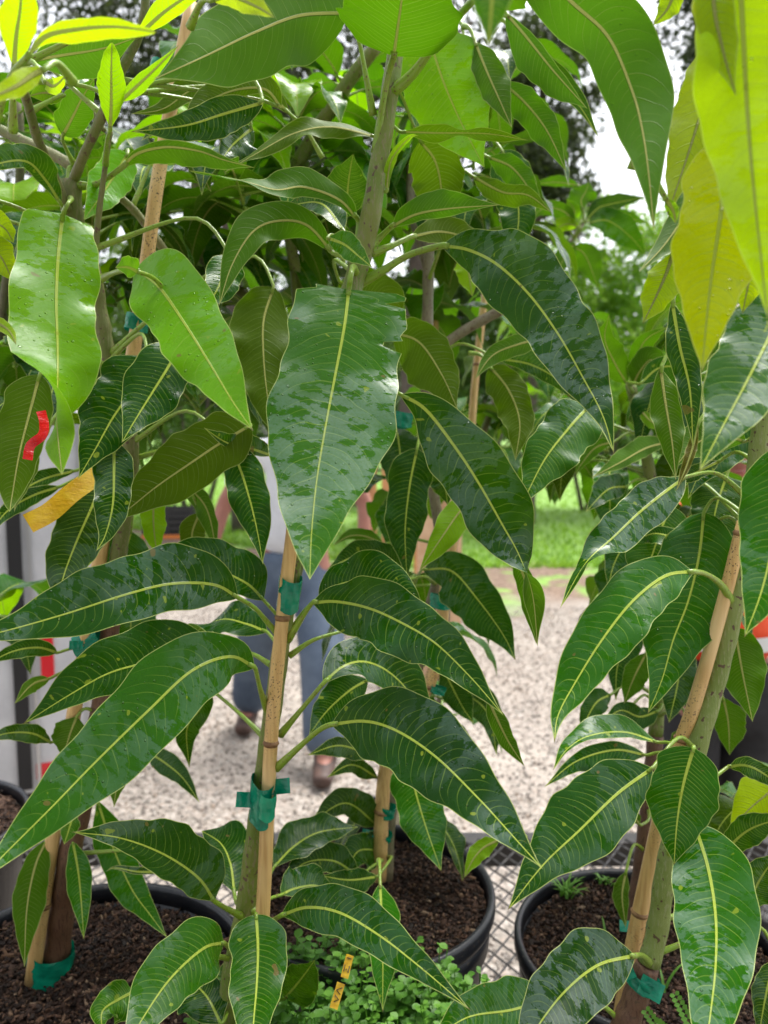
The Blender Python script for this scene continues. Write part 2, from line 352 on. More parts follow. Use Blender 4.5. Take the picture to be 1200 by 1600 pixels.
def L(T, pts, w, d, side='T', roll=0, c='dark', pet=None, prof='n', fold=12, wave=.12, notch=None, nn=40, nu=5, pr=.0019, sheen=None):
    SHEEN[0] = sheen; p2 = np.array([[float(q) for q in s.split(',')] for s in pts.split()])
    dd = fval(d, np.linspace(0, 1, len(p2)))
    pw = np.array([P(x, y, z) for (x, y), z in zip(p2, dd)])
    q = catmull(np.hstack([pw, dd[:, None]]), nn); pos, dep = q[:, :3], q[:, 3]
    t = np.linspace(0, 1, nn); Tn = nrm(np.gradient(pos, axis=0)); v = nrm(pos-CAM)
    Rt = nrm(np.cross(Tn, -v)); Vp = nrm(np.cross(Tn, np.cross(v, Tn)))
    rl = np.radians(fval(roll, t)); W = nrm(np.cos(rl)[:, None]*Rt+np.sin(rl)[:, None]*Vp)
    N = nrm(np.cross(W, Tn)); Nt = N if side == 'T' else -N
    wl, wr = (w, w) if np.isscalar(w) else w
    k = dep/1200*profile(prof, t)/np.maximum(.6, abs(np.cos(rl[:1])))
    petq = None
    if pet is None and T.stems:
        allp = np.vstack(T.stems); dist = np.linalg.norm(allp-pos[0], axis=1)
        lo = allp[:, 2] < pos[0][2]+.01
        dist = np.where(lo, dist, dist*1.6); j = int(dist.argmin())
        if dist[j] < .16: m = (allp[j]+pos[0])/2+np.array([0, 0, .25*dist[j]]); petq = np.array([allp[j], m*.6+.4*(pos[0]-Tn[0]*dist[j]*.4), pos[0], pos[2]])
        else: petq = np.array([pos[0]-Tn[0]*.045-np.array([0, 0, .015]), pos[0]-Tn[0]*.02, pos[0], pos[2]])
    elif pet:
        pp = [[float(a) for a in s.split(',')] for s in pet.split()]
        petq = np.array([P(*a) for a in pp]+[pos[0], pos[2]])
    o = leaf3(T, pos, W, Nt, wl*k, wr*k, c, fold, wave, nu, notch, petq, pr); SHEEN[0] = None; return o
def whorl(T, x, y, d, n, ln=.2, seed=1, cols=('dark', 'mid', 'green'), el=(5, 45), az=(0, 360), wd=.031, droop=1.0, axis=None, maxd=None):
    rs = random.Random(seed); c = P(x, y, d)
    for i in range(n):
        fi = R(az[0]+(az[1]-az[0])*((i*.618+rs.random()*.12) % 1)); e = R(rs.uniform(*el)); l = ln*rs.uniform(.75, 1.15)
        base = c-np.array([0, 0, i*.006]); N = 22
        dirv = np.array([math.sin(fi)*math.cos(e), math.cos(fi)*math.cos(e), math.sin(e)])
        pts = [base]; dr = dirv.copy(); step = (l+.04)/(N+4)
        for q in range(N+4):
            dr = nrm(dr+np.array([0, 0, -.11*droop*(q+2)/14])); pts.append(pts[-1]+dr*step)
        pts = np.array(pts); pos = pts[4:4+N]; pet = pts[:5]
        Tn = nrm(np.gradient(pos, axis=0)); hz = nrm(np.array([math.cos(fi), -math.sin(fi), 0])+np.array([0, 0, rs.uniform(-.35, .35)]))
        W = nrm(hz-Tn*np.sum(Tn*hz, axis=1)[:, None]); Nt = nrm(np.cross(W, Tn)); 
        if Nt[:, 2].mean() < 0 and Tn[:, 2].mean() > -.7: Nt = -Nt
        h = wd*rs.uniform(.8, 1.2)*profile('n', np.linspace(0, 1, N))
        leaf3(T, pos, W, Nt, h, h, rs.choice(cols), rs.uniform(8, 24), rs.uniform(.08, .2), 4, None, np.vstack([pet, pos[1:2]]), .0017)

# ---------------------------------------------------------------- big meshes
def mkbig(name, V, F, mat, parent=None, smooth=False, ca=None):
    V = np.asarray(V, np.float32); F = np.asarray(F, np.int32)
    if parent is not None: V = V-root_loc(parent).astype(np.float32)
    me = bpy.data.meshes.new(name); me.vertices.add(len(V)); me.vertices.foreach_set('co', V.ravel())
    k = F.shape[1]; me.loops.add(F.size); me.loops.foreach_set('vertex_index', F.ravel())
    me.polygons.add(len(F)); me.polygons.foreach_set('loop_start', np.arange(len(F), dtype=np.int32)*k)
    me.polygons.foreach_set('loop_total', np.full(len(F), k, np.int32)); me.polygons.foreach_set('use_smooth', np.full(len(F), smooth))
    me.materials.append(mat)
    if ca is not None:
        at = me.attributes.new('tint', 'FLOAT', 'POINT'); at.data.foreach_set('value', np.asarray(ca, np.float32))
    me.update(calc_edges=True); me.validate()
    o = bpy.data.objects.new(name, me); COL.objects.link(o)
    if parent is not None: o.parent = parent
    return o
def rot_basis(rs, n):
    a = nrm(rs.normal(size=(n, 3))); b = nrm(np.cross(a, rs.normal(size=(n, 3)))); return a, b, np.cross(a, b)
def tinted(name, stops, rough=.6, transl=0., trc=(.2, .4, .03), spec=.4, nscale=1.0, bump=0):
    k = NT(name); at = k.n('Attribute', attribute_name='tint').outputs['Fac']; tc = k.n('TexCoord').outputs['Object']
    f = k.m_('ADD', at, k.m_('MULTIPLY', k.m_('SUBTRACT', k.noise(tc, nscale, 2), .5), .5))
    ins = {'Base Color': k.ramp(f, stops), 'Roughness': rough, 'Specular IOR Level': spec}
    if bump: ins['Normal'] = k.n('Bump', {'Distance': bump, 'Height': k.noise(tc, 60, 3)}).outputs[0]
    p = k.n('BsdfPrincipled', ins)
    if not transl: return k.surf(p)
    return k.surf(k.n('MixShader', {0: transl, 1: p.outputs[0], 2: k.n('BsdfTranslucent', {'Color': trc}).outputs[0]}))
F_DARK = tinted('dark_foliage', [(.1, (.012, .022, .008)), (.5, (.03, .05, .016)), (.9, (.07, .10, .025))], .5, .2, (.08, .12, .02))
F_MID = tinted('mid_foliage', [(.1, (.02, .05, .012)), (.5, (.06, .13, .025)), (.9, (.13, .24, .04))], .5, .3, (.2, .35, .03))
F_LIME = tinted('lime_foliage', [(.1, (.06, .14, .02)), (.5, (.16, .32, .03)), (.9, (.32, .52, .06))], .5, .4, (.35, .6, .05))
def foliage(name, c, rad, n, nclump, size, mat, parent, seed=0, gap=.35, kind=None):
    rs = np.random.RandomState(seed); c = np.asarray(c, float); rad = np.asarray(rad, float)
    d = nrm(rs.normal(size=(nclump, 3))); cc = c+d*(rs.rand(nclump, 1)**.45)*rad*.95
    cr = (.5+rs.rand(nclump))*rad.min()*gap; ct = rs.rand(nclump)
    idx = rs.randint(nclump, size=n)
    p = cc[idx]+nrm(rs.normal(size=(n, 3)))*(rs.rand(n, 1)**.5)*cr[idx][:, None]*np.array([1.15, 1.15, .8])
    a, b, e = rot_basis(rs, n); sz = size*(.6+.8*rs.rand(n, 1))
    V = np.stack([p-a*sz, p+b*sz*.34-a*sz*.1, p+a*sz, p-b*sz*.34-a*sz*.1], 1).reshape(-1, 3)
    F = np.arange(4*n).reshape(-1, 4)
    t = np.repeat(np.clip(.5*ct[idx]+.5*rs.rand(n), 0, 1), 4)
    o = mkbig(name, V, F, mat, parent, ca=t)
    if kind: o['kind'] = kind
    return o
TRUNK = simple('grey_trunk', (.16, .13, .11), .8, (.09, .07, .06), 5, .02, 14)
def bg_tree(px, y_c, d, rad, n, ncl, size, mat, label, seed, trunks, group='trees beyond the lawn'):
    c = P(px, y_c, d); base = (c[0], c[1], 0)
    r = thing('background_tree', base, label, 'tree', group)
    mb = MB()
    for (dx, rr, lean) in trunks:
        mb.tube(catmull([(base[0]+dx, base[1], -.1), (base[0]+dx+lean*.5, base[1]+.1, c[2]*.45), (base[0]+dx+lean, base[1], c[2]), (base[0]+dx+lean*1.3, base[1], c[2]+rad[2]*.7)], 14), [rr*1.2, rr, rr*.6, rr*.15], 12)
    rs = random.Random(seed)
    for i in range(7):
        a = rs.uniform(0, 6.28); s0 = np.array([base[0], base[1], c[2]*rs.uniform(.6, 1.0)])
        mb.tube(catmull([s0, s0+np.array([math.cos(a)*rad[0]*.3, math.sin(a)*rad[1]*.3, rad[2]*.2]), s0+np.array([math.cos(a)*rad[0]*.75, math.sin(a)*rad[1]*.7, rad[2]*.5])], 10), [.09, .05, .02], 7)
    mb.build('trunk', TRUNK, r)
    foliage('crown', c, rad, n, ncl, size, mat, r, seed)
    return r

# ---------------------------------------------------------------- ground, gravel, lawn
def ground_material():
    k = NT('ground'); tc = k.n('TexCoord').outputs['Object']; xyz = k.n('SeparateXYZ', {0: tc})
    wob = k.m_('MULTIPLY', k.m_('SUBTRACT', k.noise(tc, .9, 3), .5), 2.2)
    yy = k.m_('ADD', k.m_('ADD', xyz.outputs[1], wob), k.m_('MULTIPLY', k.m_('MINIMUM', xyz.outputs[0], 0.0), 1.0))
    vo = k.n('TexVoronoi', {'Vector': tc, 'Scale': 42.0}); vs = k.n('SeparateColor', {0: vo.outputs['Color']})
    gr = k.ramp(vs.outputs[0], [(0, (.24, .19, .15)), (.4, (.37, .30, .25)), (.8, (.48, .42, .37)), (1, (.32, .23, .17))])
    gr = k.mix(k.ss(vo.outputs['Distance'], .35, .8), gr, (.16, .13, .10))
    gr = k.mix(k.ss(k.noise(tc, 1.6, 3), .45, .7), gr, (.40, .34, .28))
    mulch = k.ramp(k.noise(tc, 14, 5, .7), [(.3, (.06, .04, .03)), (.5, (.20, .13, .09)), (.7, (.34, .27, .20))])
    lawn = k.ramp(k.noise(tc, 5, 4, .7), [(.3, (.10, .20, .03)), (.55, (.20, .36, .06)), (.75, (.34, .50, .12))])
    mulch = k.mix(k.ss(k.noise(tc, 2.2, 3), .5, .62), mulch, lawn)
    gr = k.mix(.4, gr, (.34, .315, .285)); c = k.mix(k.ss(yy, 6.2, 7.0), gr, mulch); c = k.mix(k.ss(yy, 8.3, 9.0), c, lawn)
    b = k.n('Bump', {'Strength': 1, 'Distance': .01, 'Height': k.m_('SUBTRACT', 1, vo.outputs['Distance'])})
    return k.surf(k.n('BsdfPrincipled', {'Base Color': c, 'Roughness': .85, 'Normal': b.outputs[0]}))
g = mk('ground', [(-150, -60, 0), (150, -60, 0), (150, 300, 0), (-150, 300, 0)], [[0, 1, 2, 3]], ground_material()); g['kind'] = 'structure'
rs = np.random.RandomState(3)
n = 40000
STONE = tinted('gravel_stone', [(.0, (.17, .145, .125)), (.35, (.33, .29, .255)), (.7, (.46, .425, .385)), (1, (.29, .22, .165))], .8, nscale=2)
p = np.stack([rs.uniform(-2.6, 2.6, n), rs.uniform(.3, 1, n)**1.0*0, np.zeros(n)], 1); p[:, 1] = .7+5.9*rs.rand(n)**1.15
sz = rs.uniform(.005, .0115, n); p[:, 2] = sz*.3
a, b, e = rot_basis(rs, n); cube = np.array([(-1,-1,-1),(1,-1,-1),(1,1,-1),(-1,1,-1),(-1,-1,1),(1,-1,1),(1,1,1),(-1,1,1)])*.62
cv = cube[None]*(1+.35*rs.normal(size=(n, 8, 3))*.6)*np.array([1, .8, .65])
V = p[:, None]+(cv[..., 0:1]*a[:, None]+cv[..., 1:2]*b[:, None]+cv[..., 2:3]*e[:, None])*sz[:, None, None]
Fc = np.array([[0,3,2,1],[4,5,6,7],[0,1,5,4],[1,2,6,5],[2,3,7,6],[3,0,4,7]])
Fs = (Fc[None]+np.arange(n)[:, None, None]*8).reshape(-1, 4)
gv = mkbig('gravel', V.reshape(-1, 3), Fs, STONE, smooth=False, ca=np.repeat(rs.rand(n), 8)); prop(gv, 'pale pinkish beige gravel covering the yard', 'gravel', kind='stuff')
# lawn blades
n = 26000; y = 8.6+16*rs.rand(n)**1.6; x = rs.uniform(-.8, .9, n)*y; y = y-np.minimum(x, 0)*.9
hgt = rs.uniform(.04, .10, n); q = np.stack([x, y, np.zeros(n)], 1); ang = rs.rand(n)*6.28; wv = np.stack([np.cos(ang), np.sin(ang), 0*ang], 1)*.02
tp = q+np.stack([rs.normal(size=n)*.03, rs.normal(size=n)*.03, hgt], 1)
gl = mkbig('grass', np.stack([q-wv, q+wv, tp], 1).reshape(-1, 3), np.arange(3*n).reshape(-1, 3), F_LIME, ca=np.repeat(rs.rand(n), 3)); prop(gl, 'bright green lawn grass beyond the gravel', 'grass', kind='stuff')

# ---------------------------------------------------------------- background trees and shrubs
bg_tree(430, 120, 11.5, (4.3, 2.4, 3.7), 34000, 210, .075, F_DARK, 'tall dark tree filling the upper left of the sky behind everything', 11, [(2.0, .22, .3), (-.6, .16, -.2)])
bg_tree(835, 190, 12.5, (1.05, 1.2, 2.4), 11000, 70, .075, F_DARK, 'narrow dark tree standing against the open white sky', 12, [(0, .12, .1)])
bg_tree(1130, 60, 13, (1.1, 1.2, 1.5), 8000, 50, .07, F_DARK, 'dark speckled tree behind the yellow leaves at top right', 13, [(.2, .1, .1)])
def shrub(px, y, d, rad, n, ncl, size, mat, label, seed):
    c = P(px, y, d); r = thing('shrub', (c[0], c[1], 0), label, 'shrub', 'shrubs along the far edge of the lawn')
    mb = MB()
    for i in range(4): mb.tube([(c[0]+(i-1.5)*.1, c[1], -.05), (c[0]+(i-1.5)*rad[0]*.4, c[1], c[2])], [.05, .02], 7)
    mb.build('stem', TRUNK, r); foliage('crown', c, rad, n, ncl, size, mat, r, seed, .4)
shrub(930, 500, 15, (1.7, 1.3, 2.3), 15000, 60, .08, F_LIME, 'bright lime shrub beneath the strip of white sky', 21)
shrub(1120, 560, 14, (1.6, 1.2, 1.9), 10000, 50, .08, F_LIME, 'lime shrub behind the hanging yellow leaves', 22)
shrub(740, 520, 13, (1.4, 1.2, 2.3), 14000, 60, .07, F_MID, 'mid green shrub right of the broad grey trunk', 23)
shrub(560, 540, 16, (1.7, 1.2, 2.3), 9000, 50, .08, F_MID, 'green shrub hidden behind the bitten leaf', 24)
shrub(300, 500, 14, (2.0, 1.2, 2.2), 14000, 60, .08, F_MID, 'green shrub behind the pole of the left tree', 25)
shrub(60, 520, 15, (2.4, 1.2, 2.4), 12000, 60, .08, F_MID, 'green shrub above the white trailer', 26)
tl = foliage('treeline', (0, 34, 3.6), (30, 3, 4.2), 60000, 300, .19, F_MID, None, 31, .42, kind='stuff'); prop(tl, 'soft green woods closing the view beyond the lawn', 'woods')

tb = foliage('woods', (0, -7.5, 1.4), (9, 1.6, 2.6), 20000, 170, .22, F_DARK, None, 32, .5, kind='stuff'); prop(tb, 'unseen dark foliage added behind the camera to block sky reflections', 'woods')  # unseen trees added to cut front light and sheen on leaves facing the camera
# ---------------------------------------------------------------- deck of expanded metal
DZ = .52
dk = thing('trailer_deck', (0, 1.0, DZ), 'black steel trailer deck floored with open metal mesh under the pots', 'trailer')
mb = MB(); x0, x1, y0, y1 = -1.05, 1.35, .25, 1.80
MX = .040; MY = .028; nx = int((x1-x0)/MX); ny = int((y1-y0)/MY)
for j in range(ny):
    ya = y0+j*MY
    pts = [(x0+i*MX/4, ya+MY*.5*(abs((i % 4)-2)/2 if j % 2 == 0 else 1-abs((i % 4)-2)/2)*2-.0, DZ-.003) for i in range(nx*4+1)]
    pts = np.array(pts); pts[:, 1] = ya+(pts[:, 1]-ya)*.98
    mb.tube(pts, .0027, 4, mi=0)
mb.build('mesh_floor', simple('weathered_mesh', (.05, .05, .052), .55, (.09, .085, .08), 20), dk, smooth=False)
mb = MB()
for yy in (y0, y1): mb.box(((x0+x1)/2, yy, DZ-.035), (x1-x0+.08, .05, .06))
for xx in (x0, x1, .03): mb.box((xx, (y0+y1)/2, DZ-.0355), (.045, y1-y0-.05, .058))
mb.build('frame', STEEL, dk, smooth=False)
for xx in (x0+.1, x1-.1):
    for yy in (y0+.1, y1-.1):
        MB().box((xx, yy, (DZ-.066)/2), (.05, .05, DZ-.068)).build('leg', STEEL, dk, smooth=False)

# ---------------------------------------------------------------- pots with soil
def soil_material():
    k = NT('potting_soil'); tc = k.n('TexCoord').outputs['Object']; at = k.n('Attribute', attribute_name='tint').outputs['Fac']
    c = k.ramp(k.noise(tc, 55, 6, .75), [(.30, (.016, .010, .007)), (.48, (.055, .028, .018)), (.60, (.11, .06, .038)), (.74, (.17, .10, .06))])
    ch = k.ramp(at, [(0, (.016, .010, .007)), (.5, (.05, .026, .016)), (.82, (.12, .060, .036)), (.95, (.20, .11, .06)), (1, (.36, .25, .16))])
    isb = k.m_('GREATER_THAN', at, .001)
    c = k.mix(isb, c, ch)
    b = k.n('Bump', {'Distance': .006, 'Height': k.noise(tc, 130, 6, .75)})
    return k.surf(k.n('BsdfPrincipled', {'Base Color': c, 'Roughness': .75, 'Specular IOR Level': .35, 'Normal': b.outputs[0]}))
SOIL = soil_material()
def pot(c, r, label, h=.33, nchip=2200, seed=0, sdrop=.02):
    """c = centre of the rim"""
    cx, cy, cz = c; zb = cz-h
    t = thing('plant_pot', (cx, cy, zb), label, 'pot', 'black nursery pots')
    MB().lathe([(r*.80, 0), (r*.93, h*.80), (r*.965, h*.80), (r*.985, h-.02), (r*.955, h-.02), (r*.77, .012), (0.001, .012), (.001, 0)], (cx, cy, zb), 72).build('pot_wall', POT, t)
    MB().lathe([(r*.95, h-.022), (r, h-.024), (r*1.012, h-.018), (r*1.012, h-.004), (r, h+.001), (r*.962, h), (r*.955, h-.004)], (cx, cy, zb), 96, closed=True).build('rim', POT, t)
    rs = np.random.RandomState(seed); V = [(cx, cy, cz-sdrop)]; T = [0]; m = 90; q = 34
    for i in range(1, q+1):
        for k in range(m):
            rr = r*.945*i/q; a = 2*math.pi*k/m
            V.append((cx+rr*math.cos(a), cy+rr*math.sin(a), cz-sdrop+rs.normal()*.0022+.006*math.sin(a*3+i*.2+seed)-(.006 if i > q-2 else 0)))
    F = [[0, 1+k, 1+(k+1) % m, 1+(k+1) % m] for k in range(m)]
    F = [[1+i*m+k, 1+(i+1)*m+k, 1+(i+1)*m+(k+1) % m, 1+i*m+(k+1) % m] for i in range(q-1) for k in range(m)]
    V = np.array(V); nb = len(V); F = np.array(F); mid = [[0, 1+2*k, 1+(2*k+1) % m, 1+(2*k+2) % m] for k in range(m//2)]
    F = np.vstack([F, np.array(mid)])
    n = nchip; rr = r*.92*np.sqrt(rs.rand(n)); a = rs.rand(n)*6.283
    p = np.stack([cx+rr*np.cos(a), cy+rr*np.sin(a), np.full(n, cz-sdrop+.001)+rs.rand(n)*.005+.006*np.sin(a*3+seed+q*.2*rr/r)], 1)
    u = nrm(rs.normal(size=(n, 3))*np.array([1, 1, .3])); v = nrm(np.cross(u, rs.normal(size=(n, 3)))); e = np.cross(u, v)
    ln = rs.gamma(2.0, .0014, n)+.0010; cv = cube[None]*(1+.2*rs.normal(size=(n, 8, 3)))*np.stack([ln, .0016+ln*.22, .0008+ln*.1], 1)[:, None]
    W = p[:, None]+cv[..., 0:1]*u[:, None]+cv[..., 1:2]*v[:, None]+cv[..., 2:3]*e[:, None]
    Fk = (Fc[None]+np.arange(n)[:, None, None]*8).reshape(-1, 4)+nb
    tint = np.concatenate([np.zeros(nb), np.repeat(.01+.99*rs.rand(n), 8)])
    mkbig('soil', np.vstack([V, W.reshape(-1, 3)]), np.vstack([F, Fk]), SOIL, t, smooth=True, ca=tint)
    return t
RZ = .86
def rimc(x, y, z=RZ): q = G(x, y, z); return (q[0], q[1], z)
pot(rimc(112, 1540), .207, 'black nursery pot of bare dark mulch at lower left', seed=1, nchip=9500)
pot(rimc(575, 1385), .178, 'black nursery pot behind the central weeds', seed=2, nchip=7000)
pot(rimc(1008, 1470, .83), .170, 'black nursery pot with grassy seedlings at lower right', h=.31, seed=3, nchip=7000)
pot(rimc(-125, 1285), .165, 'black nursery pot cut off by the left edge', seed=4, nchip=1500)
pot((-.08, .50, .83), .19, 'black nursery pot overgrown with small weeds under the central tree', h=.31, seed=5, nchip=1500)
pot((.36, .50, .80), .17, 'black nursery pot under the leaning tree at bottom right', h=.28, seed=6, nchip=1200)
pot((.98, 1.28, .84), .16, 'black nursery pot at the far right corner of the deck', h=.32, seed=7, nchip=1000)

# ---------------------------------------------------------------- weeds
def weed_leaf(V, F, Tn, c, a, sz, rs, tint):
    dr = np.array([math.cos(a), math.sin(a), rs.uniform(-.1, .55)]); dr = dr/np.linalg.norm(dr); sd = nrm(np.cross(dr, [0, 0, 1])); up = np.cross(sd, dr)
    prof = [(0, .0, 0), (.28, .36, .05), (.6, .42, .07), (.85, .22, .03), (1, 0, -.03)]
    b = len(V)
    for (s, w_, h_) in prof:
        for q in (-1, 0, 1): V.append(c+dr*sz*s+sd*q*sz*w_+up*sz*(h_+abs(q)*.08)); Tn.append(tint)
    for i in range(4):
        for j in range(2): F.append([b+i*3+j, b+i*3+j+1, b+i*3+3+j+1, b+i*3+3+j])
W_MAT = tinted('weed_leaf', [(.0, (.03, .09, .012)), (.5, (.07, .20, .02)), (1, (.16, .36, .04))], .45, .25, (.15, .4, .03), nscale=8)
def weeds(name, cen, rx, ry, nplant, seed, label, h=(.02, .07)):
    rs = random.Random(seed); V = []; F = []; T = []
    for i in range(nplant):
        a = rs.uniform(0, 6.283); q = math.sqrt(rs.random()); c = np.array([cen[0]+rx*q*math.cos(a), cen[1]+ry*q*math.sin(a), cen[2]])
        hh = rs.uniform(*h); top = c+np.array([rs.uniform(-.02, .02), rs.uniform(-.02, .02), hh]); tint = rs.random()
        nlv = rs.randint(5, 9)
        for k in range(nlv):
            f = (k+1)/nlv; weed_leaf(V, F, T, c+(top-c)*f, k*2.4+a+rs.uniform(-.3, .3), rs.uniform(.009, .019)*(1.15-.4*f), rs, min(1, tint*.6+f*.4))
        b = len(V)
        for e in ((-.0006, 0), (.0006, 0)): V.append(c+np.array([e[0], 0, 0])); T.append(tint)
        for e in ((.0006, 0), (-.0006, 0)): V.append(top+np.array([e[0], 0, 0])); T.append(tint)
        F.append([b, b+1, b+2, b+3])
    return mkbig(name, V, F, W_MAT, smooth=True, ca=T)
wc = G(575, 1545, .86)
o = weeds('weeds', (wc[0]-.02, wc[1]-.045, .815), .17, .13, 620, 5, ''); prop(o, 'low bright green weeds covering the soil of the front pot', 'weeds', kind='stuff')

# ---------------------------------------------------------------- mango trees of the front row
T1 = Tree(P(345, 1640, .82), 'young mango tree in the centre front with the big bitten leaf, tied to a stake')
T1.stem([(345, 1650, .83), (365, 1520, .83), (385, 1420, .83), (400, 1300, .82), (416, 1180, .81), (430, 1080, .80), (446, 960, .80), (462, 860, .79), (495, 680, .78), (540, 490, .77), (556, 430, .77), (573, 370, .765), (587, 290, .76), (601, 200, .76), (614, 110, .755), (628, 0, .75), (640, -120, .75)],
        [.0135, .0125, .0120, .0105, .0098, .0095, .0090, .0090, .0095, .0118, .0110, .0102, .0095, .0088, .0075, .006], B_GREEN, knots=(.57, .60))
# lower whorls
L(T1, '372,934 335,914 270,912 200,928 100,960 0,988 -70,1002', (46, 60), (.74, .56), roll=8, sheen=.9, c='dark', pet='447,1005,.79 420,975,.78 398,950,.76', pr=.0022, wave=.08, nn=52, nu=6)
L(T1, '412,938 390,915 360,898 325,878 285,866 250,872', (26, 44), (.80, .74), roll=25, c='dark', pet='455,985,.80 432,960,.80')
L(T1, '398,1043 360,1026 300,1048 230,1112 150,1190 80,1262 0,1342 -20,1365', (60, 60), (.72, .50), sheen=.55, c='mid', pet='418,1112,.80 408,1082,.77 402,1058,.74', pr=.0024, wave=.07, nn=54, nu=6)
L(T1, '345,1015 290,1020 230,1035 170,1052 110,1085 35,1132', (38, 58), (.84, .72), roll=12, c='dark', wave=.10, pet='425,1040,.82 390,1020,.84')
L(T1, '418,988 385,975 345,968 300,990 262,1012', 34, (.84, .92), side='T', roll=(20, 40, 120, 150), c='dark', pet='428,1045,.81 432,1010,.82')
L(T1, '498,934 530,914 580,905 625,915 660,945', (40, 22), (.80, .78), roll=-22, c='dark', pet='452,990,.80 475,955,.80', wave=.18)
L(T1, '488,942 525,940 575,950 625,972 680,1005 735,1058 787,1118', (48, 52), (.74, .60), roll=-6, sheen=.25, c='dark', pet='450,1000,.79 468,972,.77', pr=.0024, nn=50, nu=6, wave=.15)
L(T1, '505,1068 535,1042 570,1034 610,1052 645,1092 672,1160', (44, 30), (.77, .86), roll=-28, c='dark', pet='438,1148,.80 478,1100,.78', wave=.1, pr=.0024)
L(T1, '518,1132 570,1127 620,1142 680,1182 745,1245 800,1305 848,1358', (64, 60), (.71, .53), roll=-8, sheen=.8, c='blue', pet='432,1200,.79 470,1165,.76 500,1140,.73', pr=.0026, nn=54, nu=6, wave=.07)
L(T1, '575,1062 545,1080 510,1112 482,1150', 30, (.95, .90), c='dark')
L(T1, '540,985 575,972 600,985 612,1010', (20, 8), (.82, .9), c='dark', pet='452,1025,.80 490,1000,.80')
L(T1, '330,1078 312,1108 292,1140 296,1200', 20, (.86, .95), c='dark', pet='420,1160,.80 380,1120,.82', wave=.25)
L(T1, '335,1408 310,1372 258,1336 190,1310 112,1300', (30, 50), (.78, .64), roll=5, sheen=.8, c='blue', pet='378,1432,.82 355,1420,.80', pr=.0024, nn=46, wave=.05)
L(T1, '366,1395 360,1350 345,1318 315,1298', (30, 46), (.84, .92), roll=20, c='dark', pet='382,1425,.83 370,1410,.83', pr=.0022)
L(T1, '400,1428 403,1480 401,1540 396,1600 392,1680', 43, (.74, .60), sheen=.9, c='mid', prof='r', pet='396,1450,.82 398,1436,.78', nn=44, wave=.06, nu=6)
L(T1, '440,1430 480,1418 530,1426 590,1460 655,1510 737,1580', (38, 34), (.73, .60), roll=-5, c='dark', pet='402,1450,.82 420,1442,.78', pr=.0024, nn=50, wave=.08)
L(T1, '350,1473 318,1482 268,1527 225,1588 190,1650', (44, 52), (.75, .60), roll=4, c='mid', pet='372,1505,.83 362,1486,.79', pr=.0022, nn=46, wave=.08)
L(T1, '212,1548 185,1562 160,1580 160,1612', (30, 26), (.74, .70), c='green', wave=.4)
L(T1, '345,1600 325,1560 300,1530 292,1500', (44, 28), (.80, .86), roll=20, c='dark')
L(T1, '445,1560 470,1530 492,1500', (30, 34), (.86, .80), roll=10, c='dark', pet='400,1520,.82 425,1560,.84')
L(T1, '330,1575 350,1540 352,1500', 26, (.88, .92), c='dark')
L(T1, '440,1398 462,1388 495,1384 520,1400', (30, 16), (.86, .95), roll=-20, c='dark', pet='392,1425,.82 420,1405,.84')
L(T1, '428,1355 460,1322 500,1300 560,1292', (30, 24), (.92, 1.0), roll=-30, c='grey', pet='400,1400,.83 415,1380,.86')
# the big bitten leaf and its neighbours
L(T1, '545,452 538,510 523,590 508,670 495,750 487,830 484,906', (102, 88), (.70, .52), roll=(0, 0, 4, 4), sheen=1.0, c='green', prof='b', fold=7, wave=.05, nn=72, nu=8,
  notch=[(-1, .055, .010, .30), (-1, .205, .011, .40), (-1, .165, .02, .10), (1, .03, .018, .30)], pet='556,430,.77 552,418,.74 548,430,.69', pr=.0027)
L(T1, '690,384 730,390 775,412 825,458 872,522 912,592 942,650 960,710', (62, 50), (.74, .57), roll=(-10, -4, 0), sheen=.9, c='blue', pet='552,448,.78 595,425,.77 640,398,.76', pr=.0034, nn=60, nu=7, wave=.13)
L(T1, '625,616 665,640 712,700 748,755 786,822 812,870 832,930 840,1010', (56, 52), (.66, .64), roll=(0, 0, 0, -8, -10, -60, -160, -170), sheen=.75, c='dark', pet='540,520,.78 575,560,.74 600,600,.70', nn=60, nu=7, wave=.10)
L(T1, '560,345 530,312 475,292 430,296 372,280 292,266', (12, 26), (.77, .66), side='U', roll=(35, 20, 60, 150), c='mid', pet='573,392,.77 560,372,.77', pr=.0028, wave=.2)
L(T1, '520,395 480,352 435,345 395,362 362,415 342,478', (26, 30), (.78, .70), side='U', roll=12, c='mid', pet='566,405,.77 540,402,.77', pr=.0026, wave=.12)
L(T1, '538,362 505,320 470,318 440,330', (18, 22), (.78, .86), side='T', roll=30, c='dark', pet='568,395,.77 555,385,.77')
L(T1, '512,372 538,382 560,400 582,418', (20, 18), (.74, .66), c='green', wave=.05)
L(T1, '612,354 650,335 700,326 782,320', (30, 12), (.76, .66), side='U', roll=-20, c='mid', pet='578,388,.77 595,370,.77', pr=.0028, wave=.15)
L(T1, '642,370 690,362 735,375 780,405', (24, 20), (.78, .84), side='U', roll=-15, c='olive', pet='580,396,.77 610,385,.77', pr=.0028, wave=.12)
L(T1, '615,88 622,40 630,-20 640,-120', (92, 92), (.72, .58), side='U', c='green', prof='r', pet='589,240,.76 597,170,.75 607,115,.735', pr=.0032, nu=6, wave=.05)
L(T1, '738,2 780,-40 840,-120 900,-220', 60, (.68, .50), side='U', c='mid', pet='612,145,.755 648,112,.74 690,55,.71', pr=.0034)
L(T1, '545,20 470,24 400,50 320,88 240,124', (66, 62), (.72, .52), side='U', roll=-6, c='mid', prof='r', pet='583,180,.76 570,110,.75 560,60,.74', pr=.0022, nn=46, nu=6, wave=.06)
